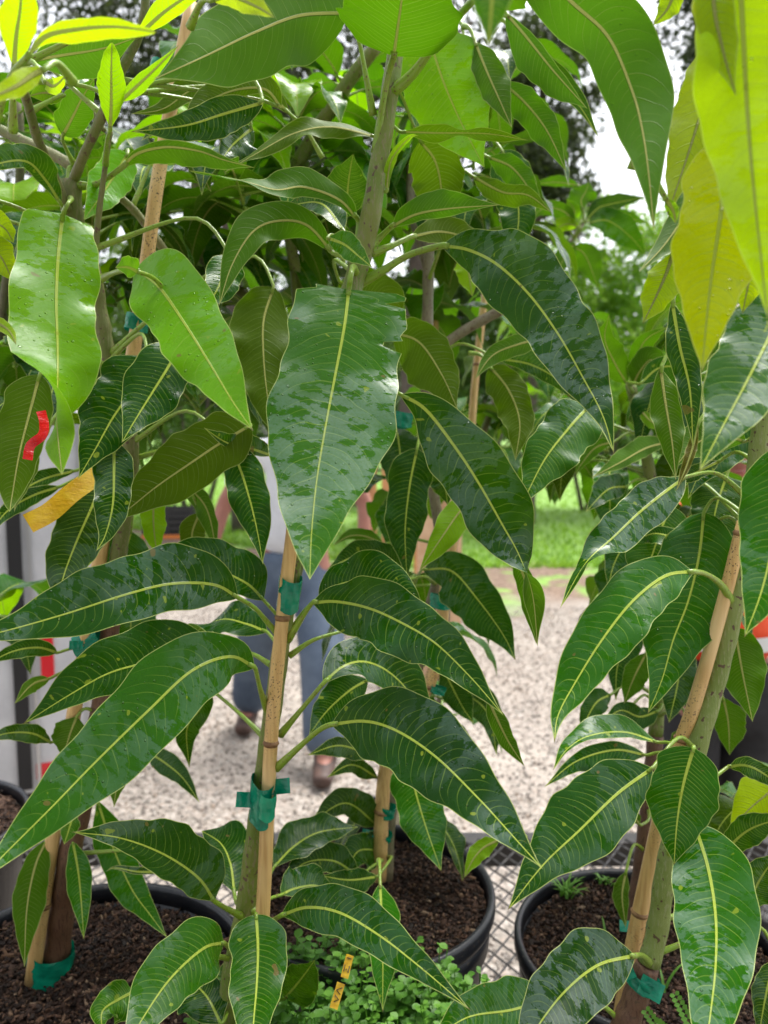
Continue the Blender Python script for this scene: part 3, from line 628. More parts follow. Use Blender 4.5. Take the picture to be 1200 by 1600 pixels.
L(T1, '668,50 690,120 715,180 738,226 757,262', (62, 62), (.86, .84), side='T', c='bright', prof='r', wave=.04, nu=6)
L(T1, '656,220 680,252 690,300 692,360', (36, 44), (.88, .92), side='U', roll=10, c='olive', prof='r', wave=.05)
L(T1, '625,206 680,208 760,209 828,220', (9, 14), (.78, .72), side='U', roll=55, c='olive', wave=.25)
L(T1, '592,215 520,198 460,208 400,240 350,270', (12, 14), (.78, .74), side='U', roll=50, c='olive', wave=.25)
L(T1, '530,440 555,455 600,470 612,520', 40, (.86, .92), side='U', c='olive')
L(T1, '540,340 545,280 552,240', (34, 30), (.92, .86), side='T', c='dark')
L(T1, '604,300 612,250 640,215 655,212', (7, 7), (.76, .74), side='U', c='young', roll=50)
# first twisted leaf tips on the right
L(T1, '762,1090 775,1120 795,1160 820,1198', (13, 16), (.72, .70), side='U', c='mid', roll=20)
L(T1, '800,862 818,900 830,950 838,1008', (12, 16), (.74, .73), side='U', c='mid', roll=20)

T2 = Tree(P(92, 1500, .94), 'mango tree at the left with a brown trunk in mulch and a long bamboo pole')
T2.stem([(88, 1500, .95), (100, 1400, .94), (112, 1320, .93), (130, 1250, .93), (150, 1150, .92), (165, 1050, .92), (180, 900, .90)], [.0155, .0142, .0128, .0118, .0112, .0105], B_BROWN)
T2.stem([(180, 900, .90), (198, 780, .88), (205, 700, .86), (188, 620, .85), (170, 560, .83), (155, 480, .82), (146, 430, .81), (122, 370, .80), (112, 325, .79), (108, 286, .79)], [.010, .0088, .0084, .0086, .0084, .0078, .0095, .012], B_OLIVE, name='limb', knots=(.66,))
T2.stem([(112, 290, .79), (130, 245, .77), (160, 180, .75), (190, 110, .73), (214, 62, .72), (226, 15, .71), (228, -60, .7)], [.0052, .0047, .0050, .0044, .0040, .0036], B_OLIVE, name='limb', knots=(.45,))
T2.stem([(106, 330, .78), (82, 270, .76), (60, 220, .72), (44, 165, .68), (25, 105, .62)], [.0052, .0048, .0045, .0040, .0034], B_OLIVE, name='limb')
T2.stem([(118, 262, .85), (88, 245, .86), (40, 222, .88), (-10, 198, .9)], [.0060, .0064, .0062, .0060], B_OLIVE, name='limb')
T2.stem([(148, 400, .78), (155, 330, .77), (166, 250, .76), (173, 205, .75)], [.0034, .0030, .0026, .0022], B_OLIVE, name='limb')
T2.stem([(160, 205, .9), (142, 165, .9), (125, 120, .9)], [.0045, .0042, .0036], B_OLIVE, name='limb')
T2.stem([(178, 300, .86), (215, 335, .88), (262, 400, .9), (300, 470, .95)], [.0045, .0048, .0052, .0056], B_OLIVE, name='limb')
L(T2, '98,334 91,400 88,470 90,540 90,600 88,650 92,700 97,742', (60, 66), (.66, .51), roll=(0, 0, 0, 0, -12, -75, -150, -160), sheen=.5, c='bright', prof='b', nn=64, nu=7, wave=.10, fold=8, pet='110,310,.79 112,312,.70 106,318,.64')
L(T2, '212,420 248,448 290,508 330,572 364,628 396,674', (60, 52), (.68, .51), sheen=.45, c='bright', prof='r', nn=56, nu=7, wave=.10, fold=8, pet='150,440,.81 165,432,.78 182,425,.70', pr=.0026)
L(T2, '216,425 200,418 180,418', (14, 18), (.62, .60), c='bright')
L(T2, '230,560 205,610 175,655 150,700 122,748', (40, 52), (.76, .68), c='dark', nn=46, nu=6, prof='r', wave=.08)
L(T2, '282,540 262,575 235,618 212,655 190,692', (40, 46), (.72, .64), c='dark', prof='r', nn=46, nu=6, wave=.08)
L(T2, '392,664 345,692 300,722 245,760 195,800 180,808', (44, 48), (.78, .70), side='U', c='olive', prof='r', nn=44, nu=6, wave=.03, fold=5, pet='198,720,.87 300,690,.86 380,668,.80')
L(T2, '178,690 178,740 176,790 165,835 150,862', (28, 30), (.72, .66), c='dark', prof='r', wave=.1, nn=40)
L(T2, '160,755 140,800 118,850 98,905 88,960', (38, 40), (.80, .72), c='grey', prof='r', nn=40, wave=.06)
L(T2, '62,585 45,650 30,710 18,780 15,800', (32, 42), (.72, .66), side='U', c='olive', prof='r', nn=40, wave=.05)
L(T2, '350,690 372,725 390,780 402,830 411,882', (34, 30), (.80, .74), c='dark', nn=40, wave=.25)
L(T2, '425,712 395,702 355,692 318,668', (10, 22), (.82, .74), c='dark', wave=.15)
L(T2, '428,448 412,500 412,560 418,620 428,682', (40, 48), (.88, .82), side='U', c='olive', prof='r', nn=40)
L(T2, '190,262 215,240 260,230 310,236 350,250 398,262', (10, 26), (.76, .70), side='U', roll=10, c='mid', pet='116,290,.79 150,288,.78', pr=.0028, wave=.1)
L(T2, '412,160 350,178 290,196 204,206', (30, 24), (.74, .66), roll=5, c='dark', wave=.08, nn=40)
L(T2, '440,170 415,140 370,140 320,160 285,185', (10, 30), (.78, .74), side='U', roll=20, c='olive', wave=.1)
L(T2, '455,180 420,150 350,128 300,140 255,170 205,178', (18, 28), (.86, .80), side='U', roll=12, c='olive', wave=.15)
L(T2, '395,200 365,225 345,252', (30, 26), (.8, .76), c='dark', wave=.3)
L(T2, '355,215 300,208 250,205 220,220', (8, 22), (.84, .8), c='grey', wave=.2)
L(T2, '22,108 25,60 32,10 36,-60', 27, (.50, .42), side='U', c='lime', prof='y', wave=.04)
L(T2, '40,92 70,58 120,46 180,42 245,50', (14, 20), (.46, .40), side='U', c='lime', prof='y', roll=15, wave=.04)
L(T2, '70,108 50,118 25,135 -10,150 -40,155', (15, 16), (.44, .38), side='U', c='lime', wave=.15)
L(T2, '172,204 174,160 174,110 175,66', 21, (.66, .60), side='U', c='young', prof='y', wave=.03)
L(T2, '186,160 210,138 240,110 280,70', (10, 12), (.66, .58), side='U', c='young', wave=.05)
L(T2, '52,94 100,86 160,76 215,58', (26, 36), (.74, .66), side='U', c='mid', roll=8, wave=.05, nn=40)
L(T2, '214,58 255,20 300,-10 345,-30', (18, 14), (.6, .5), side='U', c='lime')
L(T2, '330,0 360,-6 400,10 430,28', (18, 16), (.52, .44), side='U', c='lime')
L(T2, '138,78 128,105 122,130 118,162', 15, (.84, .8), c='green')
L(T2, '98,212 115,180 130,150 148,122', 24, (.80, .74), side='U', c='mid', prof='r', wave=.04)
L(T2, '70,128 85,134 105,116', 12, (.6, .55), side='U', c='lime')
L(T2, '100,150 70,145 45,150', 16, (.7, .7), side='U', c='young')
L(T2, '96,320 70,280 40,252 -10,258 -50,280', (12, 26), (.76, .64), side='T', roll=10, c='mid', pet='108,340,.79 102,330,.78', wave=.2)
L(T2, '200,240 175,280 155,310 130,345', (28, 30), (.82, .76), c='bright', prof='r', wave=.03)
L(T2, '140,232 150,215 165,208', 14, (.8, .8), side='U', c='mid')
L(T2, '358,396 350,425 338,455 318,486', (30, 26), (.76, .70), c='mid', nn=32)
L(T2, '290,240 310,262 330,300', 16, (.9, .9), side='U', c='mid')
L(T2, '105,290 110,330 116,352', 12, (.84, .82), c='green')
L(T2, '-30,500 -5,505 15,518 26,540', 10, (.6, .55), side='U', c='yel')
L(T2, '-30,380 0,400 20,440', 22, (.7, .7), side='U', c='yel', roll=30)
L(T2, '-30,340 5,355 22,380', 18, (.7, .7), side='U', c='yel', roll=30)
L(T2, '120,735 70,748 30,770 5,800', (10, 14), (.9, .82), c='dark')
L(T2, '95,760 50,775 10,800 -20,840', (14, 14), (.86, .8), c='dark')
L(T2, '60,690 42,735 28,770 22,800', (14, 10), (.74, .7), side='U', c='olive')
L(T2, '90,1020 60,1012 20,1018 -30,1042', (14, 14), (.9, .82), c='dark')
L(T2, '80,1160 50,1146 10,1146 -30,1160', (14, 14), (.9, .82), c='dark')
L(T2, '78,1060 50,1070 22,1100', (12, 10), (.9, .85), side='U', c='mid')
L(T2, '75,1310 56,1350 42,1420 38,1512', (26, 22), (.92, .86), side='U', c='mid')
L(T2, '113,1312 122,1360 127,1410 131,1468', 18, (.92, .88), c='green')
L(T2, '152,1250 175,1320 205,1388 235,1430 262,1466', 26, (1.0, .90), c='green')
L(T2, '255,1362 215,1362 180,1356 165,1362', (4, 7), (.9, .9), c='grey')
L(T2, '200,915 204,960 204,1010', (42, 38), (.95, .95), c='mid', prof='r')
L(T2, '190,1150 185,1200 178,1262', 18, (.95, .9), side='U', c='mid')
L(T2, '120,1120 110,1145 98,1185', 26, (.9, .88), side='U', c='mid')
L(T2, '225,1172 255,1190 285,1215 312,1254', (17, 16), (1.1, 1.0), c='grey')
L(T2, '240,765 240,820 246,872', 19, (.95, .92), side='U', c='young')
L(T2, '205,830 195,860 170,900', 40, (1.0, 1.0), c='dark')
L(T2, '115,1270 108,1295 100,1320', 14, (.9, .88), c='green')
L(T2, '312,800 300,840 320,880', 20, (.95, .95), side='U', c='olive')
L(T2, '270,745 320,790 340,870', (12, 18), (.95, .92), side='U', c='mid', roll=30)

T3 = Tree(P(955, 1650, .80), 'leaning mango tree at the right with a lime green trunk against a bamboo stake')
T3.stem([(955, 1660, .80), (985, 1580, .80), (1012, 1508, .80)], [.015, .0135, .0125], B_BROWN, name='trunk')
T3.stem([(1014, 1505, .80), (1028, 1450, .80), (1040, 1360, .79), (1062, 1270, .79), (1090, 1160, .78), (1118, 1060, .78), (1145, 950, .77), (1165, 850, .77), (1182, 740, .76), (1195, 600, .75), (1190, 450, .74)], [.0115, .0105, .0105, .0108, .011, .011, .0105, .0105, .010, .008, .006], B_LIME, name='upper_trunk')
L(T3, '1084,893 1040,900 990,938 942,998 898,1068 872,1118 866,1162', (43, 46), (.68, .56), roll=(20, 5, 0), sheen=.15, c='mid', pet='1148,950,.77 1128,915,.75 1105,898,.72', pr=.0026, nn=54, nu=6, wave=.05)
L(T3, '1100,800 1092,870 1075,940 1052,1000 1035,1060 1012,1116', (52, 56), (.82, .74), sheen=.2, c='mid', nn=48, nu=6, wave=.10, prof='r')
L(T3, '1048,790 1030,835 1012,890 1000,930', (40, 46), (.88, .84), c='mid', prof='r', wave=.04)
L(T3, '1072,745 1040,768 1000,800 960,838 915,880 875,950', (34, 34), (.74, .62), roll=(0, 0, 0, 0, 70, 20), c='dark', pet='1170,780,.77 1120,740,.77', nn=46)
L(T3, '1084,1168 1068,1225 1058,1285 1053,1352', (51, 48), (.66, .64), sheen=.15, c='mid', prof='r', nn=46, nu=6, wave=.03, pet='1085,1185,.78 1084,1168,.72')
L(T3, '1020,1200 965,1240 905,1298 850,1350 793,1422', (48, 60), (.70, .60), sheen=.35, c='dark', nn=50, nu=6, wave=.04, prof='n')
L(T3, '1085,1288 1106,1355 1118,1430 1118,1510 1108,1600 1095,1690', (60, 58), (.66, .52), sheen=.8, c='mid', nn=54, nu=7, wave=.05, prof='r', pet='1045,1340,.79 1060,1300,.74', pr=.0026)
L(T3, '992,1493 935,1508 882,1550 835,1612 800,1680', (50, 54), (.70, .58), sheen=.8, c='blue', nn=50, nu=6, wave=.04, prof='n', pet='1016,1506,.80 1004,1494,.76', pr=.0026)
L(T3, '862,1560 800,1578 730,1590 670,1630', (30, 44), (.80, .72), c='mid', wave=.05)
L(T3, '1028,1160 975,1144 920,1150 885,1172 864,1204', (9, 22), (.84, .76), side='T', roll=45, c='mid', wave=.1)
L(T3, '1010,1180 960,1172 900,1190 850,1230', (22, 14), (.92, .86), c='dark')
L(T3, '1148,980 1158,1040 1168,1090 1176,1128', (34, 30), (.88, .84), side='U', c='mid', prof='r', pet='1162,900,.77 1152,940,.82')
L(T3, '1138,1198 1165,1196 1195,1210 1240,1245', (14, 16), (.80, .76), c='dark', pet='1085,1235,.79 1115,1215,.79')
L(T3, '1240,1200 1205,1235 1170,1265 1140,1300', (36, 36), (.86, .84), side='U', c='lime')
L(T3, '1130,1332 1165,1300 1200,1285 1240,1280', (22, 22), (.82, .78), c='dark')
L(T3, '1165,1420 1190,1370 1220,1330', (26, 26), (.82, .8), c='dark')
L(T3, '1215,1500 1200,1540 1185,1620', (30, 20), (.8, .78), c='grey')
L(T3, '1250,425 1205,520 1170,590 1130,665 1092,738', (60, 66), (.52, .44), sheen=.7, c='mid', nn=56, nu=7, wave=.05, fold=10)
L(T3, '1215,700 1214,780 1205,860 1188,930 1163,996', (58, 50), (.56, .50), sheen=.45, c='mid', nn=48, nu=6, prof='r', wave=.05)
L(T3, '1135,745 1120,790 1108,850', (90, 40), (.92, .9), c='grey', prof='r')
L(T3, '1110,820 1060,838 1020,834 985,850', (20, 14), (.82, .88), roll=30, c='dark')
L(T3, '1050,470 1062,540 1078,610 1083,702', (22, 20), (.66, .62), c='dark', wave=.25)
L(T3, '1032,575 1040,630 1050,690 1056,750', (22, 24), (.72, .68), side='U', c='mid', wave=.25)
L(T3, '1165,690 1125,680 1085,695 1055,730', (28, 36), (.80, .76), side='U', c='mid')
L(T3, '1190,620 1150,680 1100,730 1075,780', (34, 40), (.84, .80), c='dark')
L(T3, '1125,720 1095,735 1060,752 1050,770', 12, (.8, .78), c='dark')
dead = L(T3, '1090,662 1082,700 1070,735 1056,768', (7, 9), (.74, .72), side='U', c='dark', wave=.6); dead.color = (.10, .03, .015, 1); dead['label'] = 'dead brown shrivelled leaf edge'
# upper right flush close to the lens
L(T3, '800,-90 890,0 950,57 987,140 1003,200 1013,267 1022,362', (60, 46), (.56, .46), side='U', roll=4, c='green', nn=60, nu=7, wave=.05, prof='r', fold=8)
L(T3, '1150,-140 1158,0 1168,180 1180,320 1200,500', (80, 70), (.40, .36), side='T', c='lime', prof='r', nn=50, nu=6, wave=.08, fold=14)
L(T3, '1120,-100 1115,0 1130,80 1150,150', (30, 30), (.40, .38), side='U', c='lime', nn=30)
L(T3, '1138,215 1128,320 1112,430 1103,510 1097,582', (64, 62), (.46, .42), side='T', c='yel', prof='r', nn=50, nu=6, wave=.04, fold=10)
L(T3, '1128,40 1108,130 1085,210 1062,280 1042,338', (34, 42), (.54, .50), side='U', c='yel', nn=44, wave=.05)
L(T3, '1175,130 1150,165 1105,210', (30, 22), (.52, .5), side='U', c='yel')
L(T3, '1052,395 1040,430 1022,470 1004,506', (28, 26), (.58, .56), side='U', c='lime')
L(T3, '1190,330 1178,400 1160,490', (36, 36), (.50, .5), side='U', c='yel')
L(T3, '1140,240 1095,300 1040,380 998,425', (26, 24), (.60, .56), side='U', c='mid', roll=20)
L(T3, '1040,310 1052,330 1056,350', 9, (.5, .5), side='U', c='young')
L(T3, '1062,-40 1045,10 1020,40', 18, (.5, .5), side='U', c='yel')
L(T3, '768,-110 770,-40 768,10 763,74', (34, 34), (.31, .31), side='T', c='green', prof='r', fold=14)
L(T3, '790,20 820,55 860,105 895,145 918,170', (10, 36), (.78, .72), side='U', roll=10, c='mid', nn=40, wave=.05)
L(T3, '800,50 835,95 870,130 905,165 936,216', (22, 10), (.80, .74), side='T', c='grey', roll=10, wave=.1)
L(T3, '780,125 820,160 855,205 885,268', (22, 26), (.84, .80), side='U', c='mid', nn=36)
L(T3, '742,65 760,110 780,155 800,200', (26, 22), (.84, .80), side='U', c='mid', nn=36)

# ---------------------------------------------------------------- rows behind
T4 = Tree(G(600, 1370, .85), 'mango tree behind the centre in its own pot, tied three times to a short stake')
T4.stem([(603, 1375, 1.10), (612, 1250, 1.12), (640, 1100, 1.12), (672, 950, 1.12), (690, 860, 1.12), (668, 700, 1.12), (668, 500, 1.12), (672, 360, 1.12), (680, 250, 1.12)], [.010, .009, .009, .0085, .008, .009, .0085, .008, .006], B_GREY)
T4.stem([(668, 560, 1.12), (720, 520, 1.12), (800, 475, 1.12)], [.007, .0075, .008], B_GREY, name='limb')
T4.stem([(668, 420, 1.14), (645, 330, 1.14), (640, 260, 1.15)], [.007, .0075, .006], B_GREY, name='limb')
L(T4, '652,700 640,760 633,830 636,905', (32, 34), (.98, .95), c='dark', nn=36, prof='r', wave=.15)
L(T4, '668,712 690,735 700,790', (30, 26), (1.0, 1.0), c='dark', wave=.4)
L(T4, '752,765 718,800 690,840 655,892', (26, 22), (.92, .86), side='U', c='young', nn=36)
L(T4, '660,890 705,892 745,935 785,990 806,1032', (36, 44), (1.05, .98), c='dark', nn=40, wave=.05, pet='640,935,1.12 650,905,1.1')
L(T4, '640,905 600,880 560,868 510,890', (20, 30), (1.05, .98), c='dark', nn=36)
L(T4, '600,850 570,838 545,838 520,852', (7, 12), (1.15, 1.1), side='U', c='mid')
L(T4, '640,1190 650,1240 668,1300 690,1362', (38, 36), (1.0, .92), c='mid', nn=40, prof='r')
L(T4, '700,1095 735,1090 765,1120 776,1180', (26, 22), (1.2, 1.1), c='grey')
L(T4, '780,1312 755,1325 738,1345 725,1372', (14, 14), (.98, .94), side='U', c='young')
L(T4, '560,1370 520,1345 470,1352 440,1400', (18, 26), (1.0, .92), c='grey')
L(T4, '590,1370 545,1375 500,1368', (20, 16), (1.0, .95), c='dark')
L(T4, '594,1380 596,1430 598,1480 598,1582', (28, 26), (.86, .76), c='green')
L(T4, '600,1330 560,1330 540,1370', (30, 26), (1.1, 1.0), c='dark')
L(T4, '590,1290 540,1255 480,1290', (20, 26), (1.1, 1.0), c='grey')
L(T4, '640,1070 620,1110 600,1150 565,1190', (22, 22), (1.1, 1.0), c='dark')
L(T4, '580,1180 530,1165 480,1180', (18, 14), (1.0, .95), c='grey')
L(T4, '590,1215 550,1195 510,1215', (14, 12), (1.1, 1.0), c='grey')
L(T4, '690,1040 720,1100 740,1130', (26, 20), (1.15, 1.1), c='dark')
L(T4, '615,520 655,535 690,585 715,640', (34, 50), (.92, .86), side='U', c='olive', nn=36, nu=6, prof='r', wave=.05)
L(T4, '850,528 810,538 770,555 742,592', (18, 16), (.92, .88), side='U', c='mid')
L(T4, '765,572 795,610 812,660 805,720', (26, 30), (.95, .9), side='U', c='olive', prof='r')
L(T4, '722,392 730,415 738,464', 20, (.98, .95), side='U', c='young')
L(T4, '920,635 888,670 850,720 812,795', (44, 40), (.84, .76), c='mid', prof='r', nn=40, wave=.1)
L(T4, '775,560 830,570 880,600 920,650', (20, 14), (1.0, .95), c='grey')
L(T4, '738,275 785,300 825,305 862,332', (14, 20), (.90, .84), side='U', c='olive', wave=.1)
L(T4, '762,245 800,262 830,300 842,326', (18, 24), (.94, .9), side='U', c='mid')
L(T4, '785,235 805,290 810,350 795,412', (30, 34), (1.0, .95), c='dark', prof='r')
L(T4, '725,60 735,120 760,180', 32, (1.0, .98), side='U', c='mid')
for a in ((640, 330, 1.25, 7, .19, 1), (700, 300, 1.3, 7, .2, 2), (560, 300, 1.25, 7, .2, 3), (690, 470, 1.35, 5, .17, 4), (620, 470, 1.3, 6, .18, 5), (760, 140, 1.25, 7, .2, 6), (640, 150, 1.3, 7, .2, 7)):
    whorl(T4, *a[:3], a[3], a[4], 400+a[5])
for a in ((615, 640, 1.3, 5, .16, 1), (640, 905, 1.18, 5, .16, 2), (625, 1240, 1.15, 3, .13, 3)): whorl(T4, *a[:3], a[3], a[4], 450+a[5], ('dark', 'grey'), el=(-25, 20))

fills = []
T5 = Tree(G(995, 1440, .82), 'mango tree with a dark brown trunk standing in the right pot behind the leaning stake')
T5.stem([(992, 1445, 1.06), (1004, 1350, 1.07), (1014, 1260, 1.07), (1024, 1150, 1.08)], [.013, .0125, .012, .011], B_BROWN)
T5.stem([(1024, 1150, 1.08), (1035, 1000, 1.10), (1030, 850, 1.12), (1008, 700, 1.12), (985, 600, 1.12)], [.010, .009, .009, .0085, .0075], B_GREEN, name='upper_trunk')
for q in (('980,600 962,570 945,530 952,492', (22, 22), (1.08, 1.0), 'U', 'mid'), ('985,595 995,560 1010,530 1045,510', (14, 20), (1.08, 1.0), 'U', 'mid'), ('990,600 1000,580 1018,562 1030,590', (22, 20), (1.05, 1.0), 'U', 'mid'),
          ('1048,690 1010,700 970,722 925,746', (12, 20), (1.0, .9), 'U', 'mid'), ('890,690 905,715 928,750', (14, 16), (1.2, 1.2), 'U', 'mid'), ('1000,600 1030,575 1060,580 1075,640', (18, 22), (1.0, 1.0), 'T', 'mid'),
          ('960,690 930,700 905,730 900,745', (10, 12), (1.1, 1.1), 'U', 'mid'), ('1000,640 1020,660 1048,665', (8, 10), (1.1, 1.0), 'U', 'young'), ('1010,660 1020,640 1038,632', 10, (1.1, 1.1), 'T', 'mid'),
          ('880,742 858,745 838,765', 12, (1.2, 1.15), 'U', 'mid'), ('980,760 950,765 915,800', (18, 22), (1.1, 1.0), 'T', 'dark'), ('1000,780 985,830 960,880 950,920', (26, 26), (1.05, 1.0), 'T', 'dark'),
          ('1010,930 985,980 965,1040 962,1095', (28, 26), (1.12, 1.05), 'T', 'dark'), ('1060,1000 1060,1060 1045,1130', (28, 30), (1.05, 1.0), 'T', 'blue'),
          ('1030,1110 1000,1120 970,1110 940,1130', (20, 16), (1.05, 1.0), 'T', 'dark'), ('955,1085 930,1100 905,1148', (18, 18), (1.05, 1.0), 'T', 'dark'), ('990,1100 960,1130 930,1150', (14, 12), (1.05, 1.0), 'U', 'mid'),
          ('1010,1020 990,1060 975,1100', (20, 18), (1.0, 1.0), 'U', 'mid'), ('1072,1140 1062,1165 1060,1190', 16, (1.0, 1.0), 'U', 'mid'), ('1130,1090 1138,1130 1140,1180', (26, 22), (1.0, 1.0), 'U', 'mid'),
          ('978,1362 972,1400 978,1450', (10, 14), (1.0, .98), 'U', 'mid'), ('1000,1290 985,1270 965,1275', (7, 9), (1.0, 1.0), 'U', 'mid')):
    L(T5, q[0], q[1], q[2], q[3], c=q[4], nn=30, nu=4)
for a in ((1030, 860, 1.22, 7, .18, 1), (1110, 700, 1.25, 7, .18, 3)): whorl(T5, *a[:3], a[3], a[4], 500+a[5], ('dark', 'mid', 'olive'), el=(-35, 15))

for a in ((950, 700, 1.2, 6, .16, 11), (900, 640, 1.25, 5, .15, 12), (1080, 560, 1.15, 6, .17, 13)):
    whorl(T5, *a[:3], a[3], a[4], 500+a[5], ('dark', 'mid', 'olive'), el=(-25, 25))
for a in ((740, 240, 1.2, 7, .18, 21), (760, 350, 1.22, 6, .17, 22), (650, 760, 1.3, 5, .14, 25), (690, 1110, 1.3, 5, .13, 26), (640, 1000, 1.25, 5, .14, 27)):
    whorl(T4, *a[:3], a[3], a[4], 400+a[5], ('dark', 'mid', 'olive'))
pot((.02, 1.63, .665), .09, 'small black pot hidden behind the central pots', h=.14, seed=8, nchip=300)
for a in ((770, 690, 1.66, 6, .17, 11), (700, 640, 1.68, 6, .17, 12), (820, 560, 1.7, 6, .17, 13), (830, 470, 1.7, 6, .17, 14)): fills.append(a)
T6 = Tree(P(612, 1315, 1.66), 'slim young mango tree with pale new leaves further back at the right', 'young mango trees standing further back')
T6.stem([(612, 1315, 1.66), (650, 1200, 1.75), (690, 1080, 1.75), (702, 900, 1.75), (735, 740, 1.75), (800, 560, 1.75), (872, 420, 1.75), (912, 345, 1.75)], [.010, .009, .008, .0075, .006], B_GREY)
for q in (('910,325 908,312 915,300 920,284', 22, 1.7, 'U', 'mid'), ('915,345 935,325 958,318 1010,308', (14, 10), 1.7, 'T', 'grey'), ('918,348 950,345 985,370 1010,400', (22, 22), 1.7, 'T', 'mid'), ('900,350 880,330 850,325 828,345', (14, 12), 1.7, 'U', 'mid'),
          ('905,355 885,350 868,360 862,378', (10, 12), 1.7, 'U', 'young'), ('900,380 885,395 870,430', (16, 16), 1.7, 'U', 'mid'), ('905,290 870,285 830,288', (6, 10), 1.75, 'U', 'mid'), ('930,350 960,335 1015,350', (10, 10), 1.75, 'U', 'mid'),
          ('895,385 915,400 935,450', (20, 18), 1.75, 'U', 'mid'), ('868,420 858,445 852,470', (14, 14), 1.75, 'U', 'young'), ('880,440 900,480 905,520', (14, 14), 1.8, 'T', 'grey'), ('890,345 898,330 885,310', 9, 1.7, 'U', 'young')):
    L(T6, q[0], q[1], q[2], q[3], c=q[4], nn=26, nu=3)
for a in fills: whorl(T6, *a[:3], a[3], a[4], 600+a[5], ('dark', 'mid', 'olive'))
for a in ((872, 500, 1.85, 7, .17, 1), (870, 610, 1.8, 6, .17, 2), (880, 720, 1.9, 5, .15, 3)): whorl(T6, *a[:3], a[3], a[4], 600+a[5], ('mid', 'green', 'young'))

T7 = Tree(P(418, 1348, 1.13), 'leafy mango tree with a pale straight stem behind the left pole')
T7.stem([(418, 1348, 1.13), (422, 1200, 1.16), (432, 1080, 1.18), (452, 940, 1.2), (490, 800, 1.22), (500, 650, 1.22), (440, 520, 1.22), (350, 432, 1.22), (309, 390, 1.22), (306, 300, 1.2), (312, 200, 1.2)], [.009, .0088, .0086, .0085, .0082, .008, .008, .008, .0085, .008, .006], B_OLIVE, knots=(.85,))
T7.stem([(470, 570, 1.22), (462, 430, 1.21), (445, 310, 1.2), (480, 230, 1.18), (540, 135, 1.12), (590, 70, 1.08)], [.008, .0085, .0095, .011, .0105, .009], B_GREEN, name='limb')
for a in ((455, 170, 1.16, 9, .2, 1), (480, 235, 1.2, 9, .2, 2), (330, 240, 1.2, 8, .2, 3), (300, 400, 1.26, 9, .2, 4), (400, 380, 1.3, 8, .2, 5), (400, 480, 1.3, 7, .18, 6), (260, 560, 1.3, 7, .18, 7), (540, 120, 1.2, 6, .18, 8), (340, 100, 1.3, 7, .2, 9)):
    whorl(T7, *a[:3], a[3], a[4], 700+a[5], ('dark', 'mid', 'green', 'olive') if a[1] > 300 else ('mid', 'green', 'young', 'bright'))
for a in ((380, 290, 1.05, 7, .18, 11), (480, 330, 1.08, 6, .17, 12), (250, 300, 1.1, 7, .18, 13), (440, 560, 1.15, 6, .17, 14), (310, 620, 1.15, 6, .16, 15)):
    whorl(T7, *a[:3], a[3], a[4], 700+a[5], ('dark', 'dark', 'mid', 'olive'))
T8 = Tree(G(-60, 1290, .84), 'mango tree in the pot cut off by the left edge')
T8.stem([(-70, 1290, 1.27), (-55, 1000, 1.25), (-25, 700, 1.22), (10, 450, 1.2), (30, 300, 1.2), (30, 150, 1.2)], [.011, .010, .0095, .009, .008, .006], B_GREY)
for a in ((30, 300, 1.15, 9, .19, 1), (90, 420, 1.2, 8, .19, 2), (20, 520, 1.1, 9, .18, 3), (60, 640, 1.15, 6, .17, 4), (10, 180, 1.2, 8, .2, 5), (120, 200, 1.25, 7, .2, 6), (180, 440, 1.2, 7, .18, 7), (-20, 950, 1.2, 4, .15, 8)):
    whorl(T8, *a[:3], a[3], a[4], 800+a[5], ('dark', 'mid', 'green', 'young'))
for a in ((150, 330, 1.0, 6, .16, 11), (130, 560, 1.02, 6, .15, 12), (90, 640, 1.0, 5, .15, 13)):
    whorl(T8, *a[:3], a[3], a[4], 800+a[5], ('dark', 'dark', 'mid', 'olive'))
T9 = Tree((.98, 1.28, .82), 'mango tree in the far right corner pot, half hidden by the lime leaves')
T9.stem([(1478, 1280, 1.34), (1440, 1100, 1.34), (1360, 900, 1.3), (1260, 650, 1.25), (1190, 560, 1.2), (1150, 480, 1.15)], [.011, .010, .0095, .009, .008], B_GREY)
for a in ((1130, 620, 1.15, 8, .18, 1), (1170, 480, 1.1, 8, .18, 2), (1190, 800, 1.15, 6, .17, 3), (1220, 1280, 1.1, 5, .16, 4)):
    whorl(T9, *a[:3], a[3], a[4], 900+a[5], ('mid', 'olive', 'green'))

# ---------------------------------------------------------------- stakes
def stake(pts, rad, label, nodes):
    q = np.array([P(*p) for p in pts]); t = thing('bamboo_stake', q[0], label, 'stake', 'bamboo stakes beside the mango trees')
    qq = catmull(q, 40); MB().tube(qq, rad, 16).build('cane', BAMBOO, t)
    for f in nodes:
        i = f*39; p = qq[int(i)]+(qq[min(39, int(i)+1)]-qq[int(i)])*(i-int(i)); dr = nrm(qq[-1]-qq[0]); r = float(np.interp(f, np.linspace(0, 1, len(rad)), rad))
        MB().tube([p-dr*.0030, p-dr*.0012, p, p+dr*.0012, p+dr*.0030], [r*1.01, r*1.12, r*1.2, r*1.1, r*1.01], 20).build('node', NODE, t)
    return t
stake([(398, 1650, .80), (412, 1400, .795), (424, 1150, .785), (442, 960, .78), (455, 850, .775), (462, 790, .77)], [.0078, .0074, .0072, .0070, .0068], 'pale speckled bamboo stake taped to the central trunk', (.575, .80))
stake([(50, 1535, .93), (84, 1300, .92), (135, 1000, .90), (216, 500, .86), (250, 260, .85), (300, 5, .84)], [.0088, .0085, .0082, .0078, .0076, .0072], 'long bamboo pole leaning from the left soil up past the top leaves', (.085, .34, .71))
